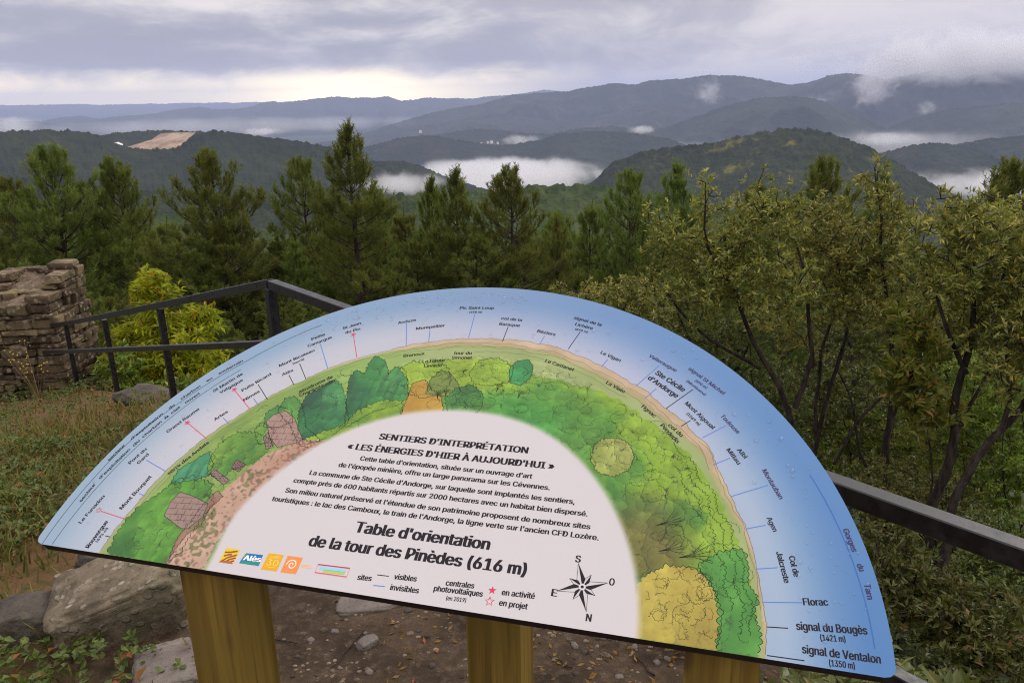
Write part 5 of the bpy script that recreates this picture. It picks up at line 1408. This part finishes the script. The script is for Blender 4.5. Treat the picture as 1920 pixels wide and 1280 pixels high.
# ------------------------------------------------------------------ the ruin
def ruin(label, origin, yaw, w0, w1, dep, hf, hb, seed, name='ruined_wall'):
    """a stub of dry masonry: courses of rough stones round a mortar core, front top lower than the back"""
    r = np.random.default_rng(seed)
    c, s = math.cos(yaw), math.sin(yaw); X = np.array([c, s, 0]); Y = np.array([-s, c, 0]); M = np.array([X, Y, UPZ])
    t_ = thing(name, label, 'ruin', origin)
    b_ = MB()
    V4, F4_ = ICO4
    def stone(x, y, z, sx_, sy_, sz_, sd):
        V = np.sign(V4) * np.abs(V4) ** .16
        V = V * (1 + .42 * n3(V, 1.1, sd) + .26 * n3(V, 3.1, sd + 3) + .16 * n3(V, 9, sd + 7))[:, None]
        V = V * np.array([sx_, sy_, sz_]) / 2 * 1.04
        a, b2 = r.normal(0, .035), r.normal(0, .05)
        V = V @ np.array([[math.cos(a), 0, math.sin(a)], [0, 1, 0], [-math.sin(a), 0, math.cos(a)]]).T
        V = V @ np.array([[math.cos(b2), math.sin(b2), 0], [-math.sin(b2), math.cos(b2), 0], [0, 0, 1]]).T
        b_.add((V + [x, y, z]) @ M, F4_)
    z = -.15; k = 0
    while z < hb:
        h = r.uniform(.05, .14); f = max(0, z) / hb
        w = w0 + (w1 - w0) * f
        for face in ('front', 'right', 'left', 'back', 'fill'):
            if face == 'front' and z + h * .6 > hf: continue
            lim = w if face in ('front', 'back', 'fill') else dep
            u_ = -lim / 2 + (0 if face != 'fill' else .1)
            while u_ < lim / 2 - .06:
                l = min(r.uniform(.08, .34), lim / 2 - u_ + r.uniform(-.02, .05)); th_ = r.uniform(.20, .30); k += 1
                prot = r.normal(0, .03)
                if face == 'front': x, y, sx_, sy_ = u_ + l / 2, -dep / 2 + th_ / 2 - prot, l, th_
                elif face == 'back': x, y, sx_, sy_ = u_ + l / 2, dep / 2 - th_ / 2 + prot, l, th_
                elif face == 'right': x, y, sx_, sy_ = w / 2 - th_ / 2 + prot, u_ + l / 2, th_, l
                elif face == 'left': x, y, sx_, sy_ = -w / 2 + th_ / 2 - prot, u_ + l / 2, th_, l
                else: x, y, sx_, sy_ = u_ + l / 2, r.uniform(-.1, .1) * dep, l, dep * .5
                top = hf + (hb - hf) * np.clip((y + dep / 2) / dep * 1.05 - .05, 0, 1) + .05 * math.sin(x * 9 + seed) + .10 * np.clip((x / w - .12) * 6, 0, 1) * np.clip(y / dep * 5, 0, 1)
                if z + h * .5 < top: stone(x, y, z + h / 2, sx_ * .985, sy_, h * r.uniform(.72, 1.0), seed * 50 + k)
                u_ += l
        z += h
    link('masonry', b_.mesh('masonry', m_wall, True), t_)
    m2 = MB()
    n_ = 26; gx, gy = np.meshgrid(np.linspace(-.46, .46, n_), np.linspace(-.46, .46, n_))
    top = hf + (hb - hf) * (gy + .5) - .02 + .10 * (fbm(gx * 6 + seed, gy * 6, 4, seed) - .5)
    V = (np.stack([gx * w1, gy * dep, top], -1).reshape(-1, 3)); i_ = np.arange(n_ - 1)[:, None] * n_; j_ = np.arange(n_ - 1)[None]
    m2.add(V @ M, np.stack([i_ + j_, i_ + j_ + 1, i_ + n_ + j_ + 1, i_ + n_ + j_], -1).reshape(-1, 4))
    m2.box(np.array([0, 0, hf * .46]), (w1 * .86, dep * .86, hf * .92), M)
    link('mortar_core', m2.mesh('mortar_core', m_mort, True), t_)
    return t_


g0 = at(88, 700, 9.75)
ruin('reddish stub of ruined stone wall where the railing ends', (g0[0], g0[1], float(gz(g0[0], g0[1])) - .05), .10, 1.02, .90, 1.05, 1.36, 1.68, 5)
g1 = at(-42, 660, 11.6)
ruin('sliver of a second ruined wall cut by the left edge of the photo', (g1[0], g1[1], float(gz(g1[0], g1[1])) - .05), .2, .9, .8, .8, 1.5, 1.6, 9)


# ------------------------------------------------------------------ turf, brambles, fallen leaves
m_bram = leaf_mat('bramble_leaves', ((.045, .090, .012), (.135, .19, .030), (.34, .14, .03), (.95, .985)), .45, .4, .25, 3, .0)
m_grass = leaf_mat('dry_grass', ((.085, .092, .017), (.24, .19, .052)), .7, .2, .3, 2.0, .0)
m_dead = leaf_mat('dead_leaves', ((.20, .09, .025), (.34, .17, .04), (.36, .07, .03), (.85, .95)), .6, .3, .2, 5, .0)
m_stalk = leaf_mat('dry_stalks', ((.16, .12, .05), (.26, .2, .09)), .8, .2, 0, 3, .0)


def scatter(n, fn, seed, lim=(-11, -.55, 1.0, 12)):
    r = np.random.default_rng(seed); x = r.uniform(lim[0], lim[1], n); y = r.uniform(lim[2], lim[3], n)
    # even in the picture: thin out far away
    keep = (outside(x, y) < .35) & (x > -1.15 * y - .4) & (r.random(n) < np.clip(fn(x, y), 0, 1))
    return x[keep], y[keep], r


def dens_bramble(x, y):
    g = np.clip((-.64 - x - .14 * y) / .40, 0, 1)
    return g * np.clip((fbm(x * .9, y * .9, 3, 41) - .475) * 7, np.where(y < 2.2, .55, .015), 1) * np.clip(9.0 / (y * y + .4), .2, 1)


x, y, r = scatter(110000, dens_bramble, 1)
z = gz(x, y); hgt = .03 + .20 * np.clip((fbm(x * 1.6, y * 1.6, 3, 44) - .35) * 2.4, 0, 1) * r.random(len(x)) + .04 * r.random(len(x))
P = np.stack([x, y, z + hgt], -1); A = unit(np.stack([r.normal(0, .5, len(x)), r.normal(0, .5, len(x)), np.ones(len(x))], -1))
V, F = leaves(P, A, 5, .031, .020, .18, .35, r, (55, 100))
tag(link('bramble_cover', new_mesh('bramble_cover', V, F, m_bram)), 'low green brambles and weeds covering the left slope', 'undergrowth', kind='stuff')

def dens_grass(x, y): return np.clip((-.72 - x - .10 * y) / .4, 0, 1) * np.clip((fbm(x * .7 + 9, y * .7, 3, 47) - .33) * 4, .08, 1) * np.clip(10.0 / (y * y + .4), .25, 1)
x, y, r = scatter(120000, dens_grass, 2)
n_ = len(x); z = gz(x, y); h = r.uniform(.04, .13, n_) * (1 + .8 * (fbm(x * .8, y * .8, 2, 50) - .4)); a = r.uniform(0, 6.28, n_)
lean = np.stack([np.cos(a), np.sin(a), 0 * a], -1) * (h * r.uniform(.2, 1.1, n_))[:, None]; sd = np.stack([-np.sin(a), np.cos(a), 0 * a], -1) * .0026 * (1 + y / 5)[:, None]
B = np.stack([x, y, z - .005], -1); Mi = B + lean * .4 + UPZ * (h * .7)[:, None]; Ti = B + lean + UPZ * h[:, None]
V = np.stack([B - sd, B + sd, Mi + sd * .8, Ti, Mi - sd * .8], 1).reshape(-1, 3); q = np.arange(n_)[:, None] * 5
tag(link('grass', new_mesh('grass', V, [q + [0, 1, 2, 4], q + [4, 2, 3]], m_grass)), 'short dry autumn grass on the left slope', 'grass', kind='stuff')

x, y, r = scatter(2600, lambda x, y: np.clip((-.55 - x - .05 * y) / .5, 0, 1) * .6, 3)
n_ = len(x); P = np.stack([x, y, gz(x, y) + .03 + .07 * r.random(n_)], -1); A = unit(np.stack([r.normal(0, 1, n_), r.normal(0, 1, n_), .3 + 0 * x], -1))
V, F = leaves(P, A, 1, .055, .028, .2, .3, r, (0, 40))
tag(link('fallen_leaves', new_mesh('fallen_leaves', V, F, m_dead)), 'orange and brown fallen leaves scattered in the brambles', 'leaves', kind='stuff')
x, y, r = scatter(2600, lambda x, y: 0 * x + .35, 4, (-.5, 1.2, .9, 3.2))
n_ = len(x); P = np.stack([x, y, gz(x, y) + .006], -1); A = unit(np.stack([r.normal(0, 1, n_), r.normal(0, 1, n_), .05 + 0 * x], -1))
V, F = leaves(P, A, 1, .03, .011, .1, .1, r, (0, 25))
tag(link('soil_litter', new_mesh('soil_litter', V, F, m_dead)), 'small brown leaf litter and bark crumbs on the bare soil', 'litter', kind='stuff')

# grit half buried in the soil, twigs lying on it
_r = np.random.default_rng(25); b_ = MB(); V4, F4_ = ICO2
for q in range(2200):
    x, y = _r.uniform(-.75, 1.1), _r.uniform(.95, 3.0)
    if outside(x, y) > .2 or fbm(x * 3, y * 3, 2, 71) < .38: continue
    s = _r.uniform(.002, .0065) * (1 + (_r.random() < .08))
    b_.add(V4 * (1 + .5 * (_r.random((len(V4), 1)) - .5)) * s * np.array([1.3, 1, .7]) + [x, y, float(gz(x, y)) + s * .1], F4_)
m_grit, t, p = material('grit', .9, .2); k = t.n('ShaderNodeNewGeometry').outputs['Random Per Island']
t.l(t.mix(k, (.05, .036, .024), (.30, .23, .15)), p.inputs['Base Color'])
tag(link('gravel', b_.mesh('gravel', m_grit)), 'fine gravel and grit pressed into the bare soil', 'gravel', kind='stuff')
b_ = MB()
for q in range(60):
    x, y, a, l = _r.uniform(-1.2, 1.0), _r.uniform(1.0, 3.0), _r.uniform(0, 6.28), _r.uniform(.05, .22)
    if outside(x, y) > .1: continue
    u_ = np.linspace(-.5, .5, 6) * l; X = x + u_ * math.cos(a) + _r.normal(0, .004, 6); Y = y + u_ * math.sin(a) + _r.normal(0, .004, 6)
    b_.tube(np.stack([X, Y, gz(X, Y) + .006], -1), np.linspace(.0028, .0012, 6), 5)
tag(link('fallen_twigs', b_.mesh('fallen_twigs', m_obark)), 'thin dark fallen twigs scattered on the bare soil', 'twigs', kind='stuff')

# undergrowth on the slope below the handrail
_r = np.random.default_rng(15); x = _r.uniform(-1, 7, 26000); y = _r.uniform(1.0, 9, 26000); o_ = outside(x, y)
kp = (o_ > .1) & (o_ < 5.5) & (_r.random(26000) < .25 + .75 * np.clip((fbm(x * 1.2, y * 1.2, 3, 61) - .35) * 4, 0, 1)); x, y = x[kp], y[kp]; n_ = len(x)
P = np.stack([x, y, gz(x, y) + .04 + .30 * _r.random(n_) ** 1.5 * fbm(x, y, 2, 62) * 1.6], -1); A = unit(np.stack([_r.normal(0, .5, n_), _r.normal(0, .5, n_), np.ones(n_)], -1))
V, F = leaves(P, A, 5, .06, .030, .15, .3, _r, (45, 95))
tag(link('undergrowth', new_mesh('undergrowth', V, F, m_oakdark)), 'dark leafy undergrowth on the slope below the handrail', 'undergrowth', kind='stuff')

# a dry weed with yellow heads in front of the ruin
gq = at(66, 706, 8.2); wb = np.array([gq[0], gq[1], float(gz(gq[0], gq[1])) - .03])
weed = thing('dry_weed', 'tall dry weed with small yellow flower heads in front of the ruin', 'plant', wb)
b_ = MB(); f_ = MB(); _r = np.random.default_rng(9)
for k in range(9):
    a = _r.uniform(0, 6.28); h = _r.uniform(.4, .95); l = _r.uniform(.05, .38)
    P = np.stack([np.cos(a) * l * np.linspace(0, 1, 6) ** 1.4, np.sin(a) * l * np.linspace(0, 1, 6) ** 1.4, np.linspace(0, h, 6)], -1)
    b_.tube(P, np.linspace(.005, .002, 6), 4)
    for q in range(4):
        V = ICO2[0] * .008 + P[-1 - q // 2] + _r.normal(0, .03, 3); f_.add(V, ICO2[1])
link('stem', b_.mesh('stem', m_stalk), weed)
m_yel, t, p = material('yellow_petals', .6, .3); p.inputs['Base Color'].default_value = (.55, .40, .02, 1)
link('flower_head', f_.mesh('flower_head', m_yel), weed)

# village and hamlet houses far down in the valleys
m_white, t, p = material('limewashed_wall', .9, .2); p.inputs['Base Color'].default_value = (.8, .77, .72, 1)
m_tile, t, p = material('roof_tiles', .9, .2); p.inputs['Base Color'].default_value = (.34, .20, .14, 1)
for k, (px, py, d) in enumerate([(915, 268, 4330), (922, 266.5, 4360), (933, 269, 4340), (985, 262.5, 4300), (1862, 214, 5600), (1874, 214.5, 5580), (1890, 213.5, 5570), (1880, 227, 5500), (788, 247, 4600), (903, 270.5, 4330)]):
    c = at(px, py, d)
    h = thing('house', 'tiny pale house in the far valley hamlet', 'house', c, 'far valley houses'); h.rotation_euler[2] = k * .7
    b_ = MB(); b_.box((0, 0, 0), (13, 9, 16)); link('wall', b_.mesh('wall', m_white), h)
    b_ = MB(); b_.add([(-7, -5, 8.05), (7, -5, 8.05), (7, 5, 8.05), (-7, 5, 8.05), (-7, 0, 11), (7, 0, 11)], [(0, 1, 5, 4), (2, 3, 4, 5)]); b_.F.setdefault(3, []).append(np.array([(0, 4, 3), (1, 2, 5)])); link('roof', b_.mesh('roof', m_tile), h)


# ------------------------------------------------------------------ the air
HAZE_Z0 = -1700.0
m_ = bpy.data.materials.new('haze'); m_.use_nodes = True
t = NT(m_.node_tree)
v = t.n('ShaderNodeVolumePrincipled'); v.inputs['Color'].default_value = (.60, .69, 1.0, 1)
v.inputs['Density'].default_value = HAZE_D; v.inputs['Anisotropy'].default_value = 0.0
t.l(v.outputs[0], t.n('ShaderNodeOutputMaterial').inputs['Volume'])
b = MB(); b.box((0, 0, HAZE_Z0 / 2 + 290), (54000, 54000, 580 - HAZE_Z0)); me = b.mesh('haze', m_)
tag(link('haze', fix_normals(me)), kind='stuff')
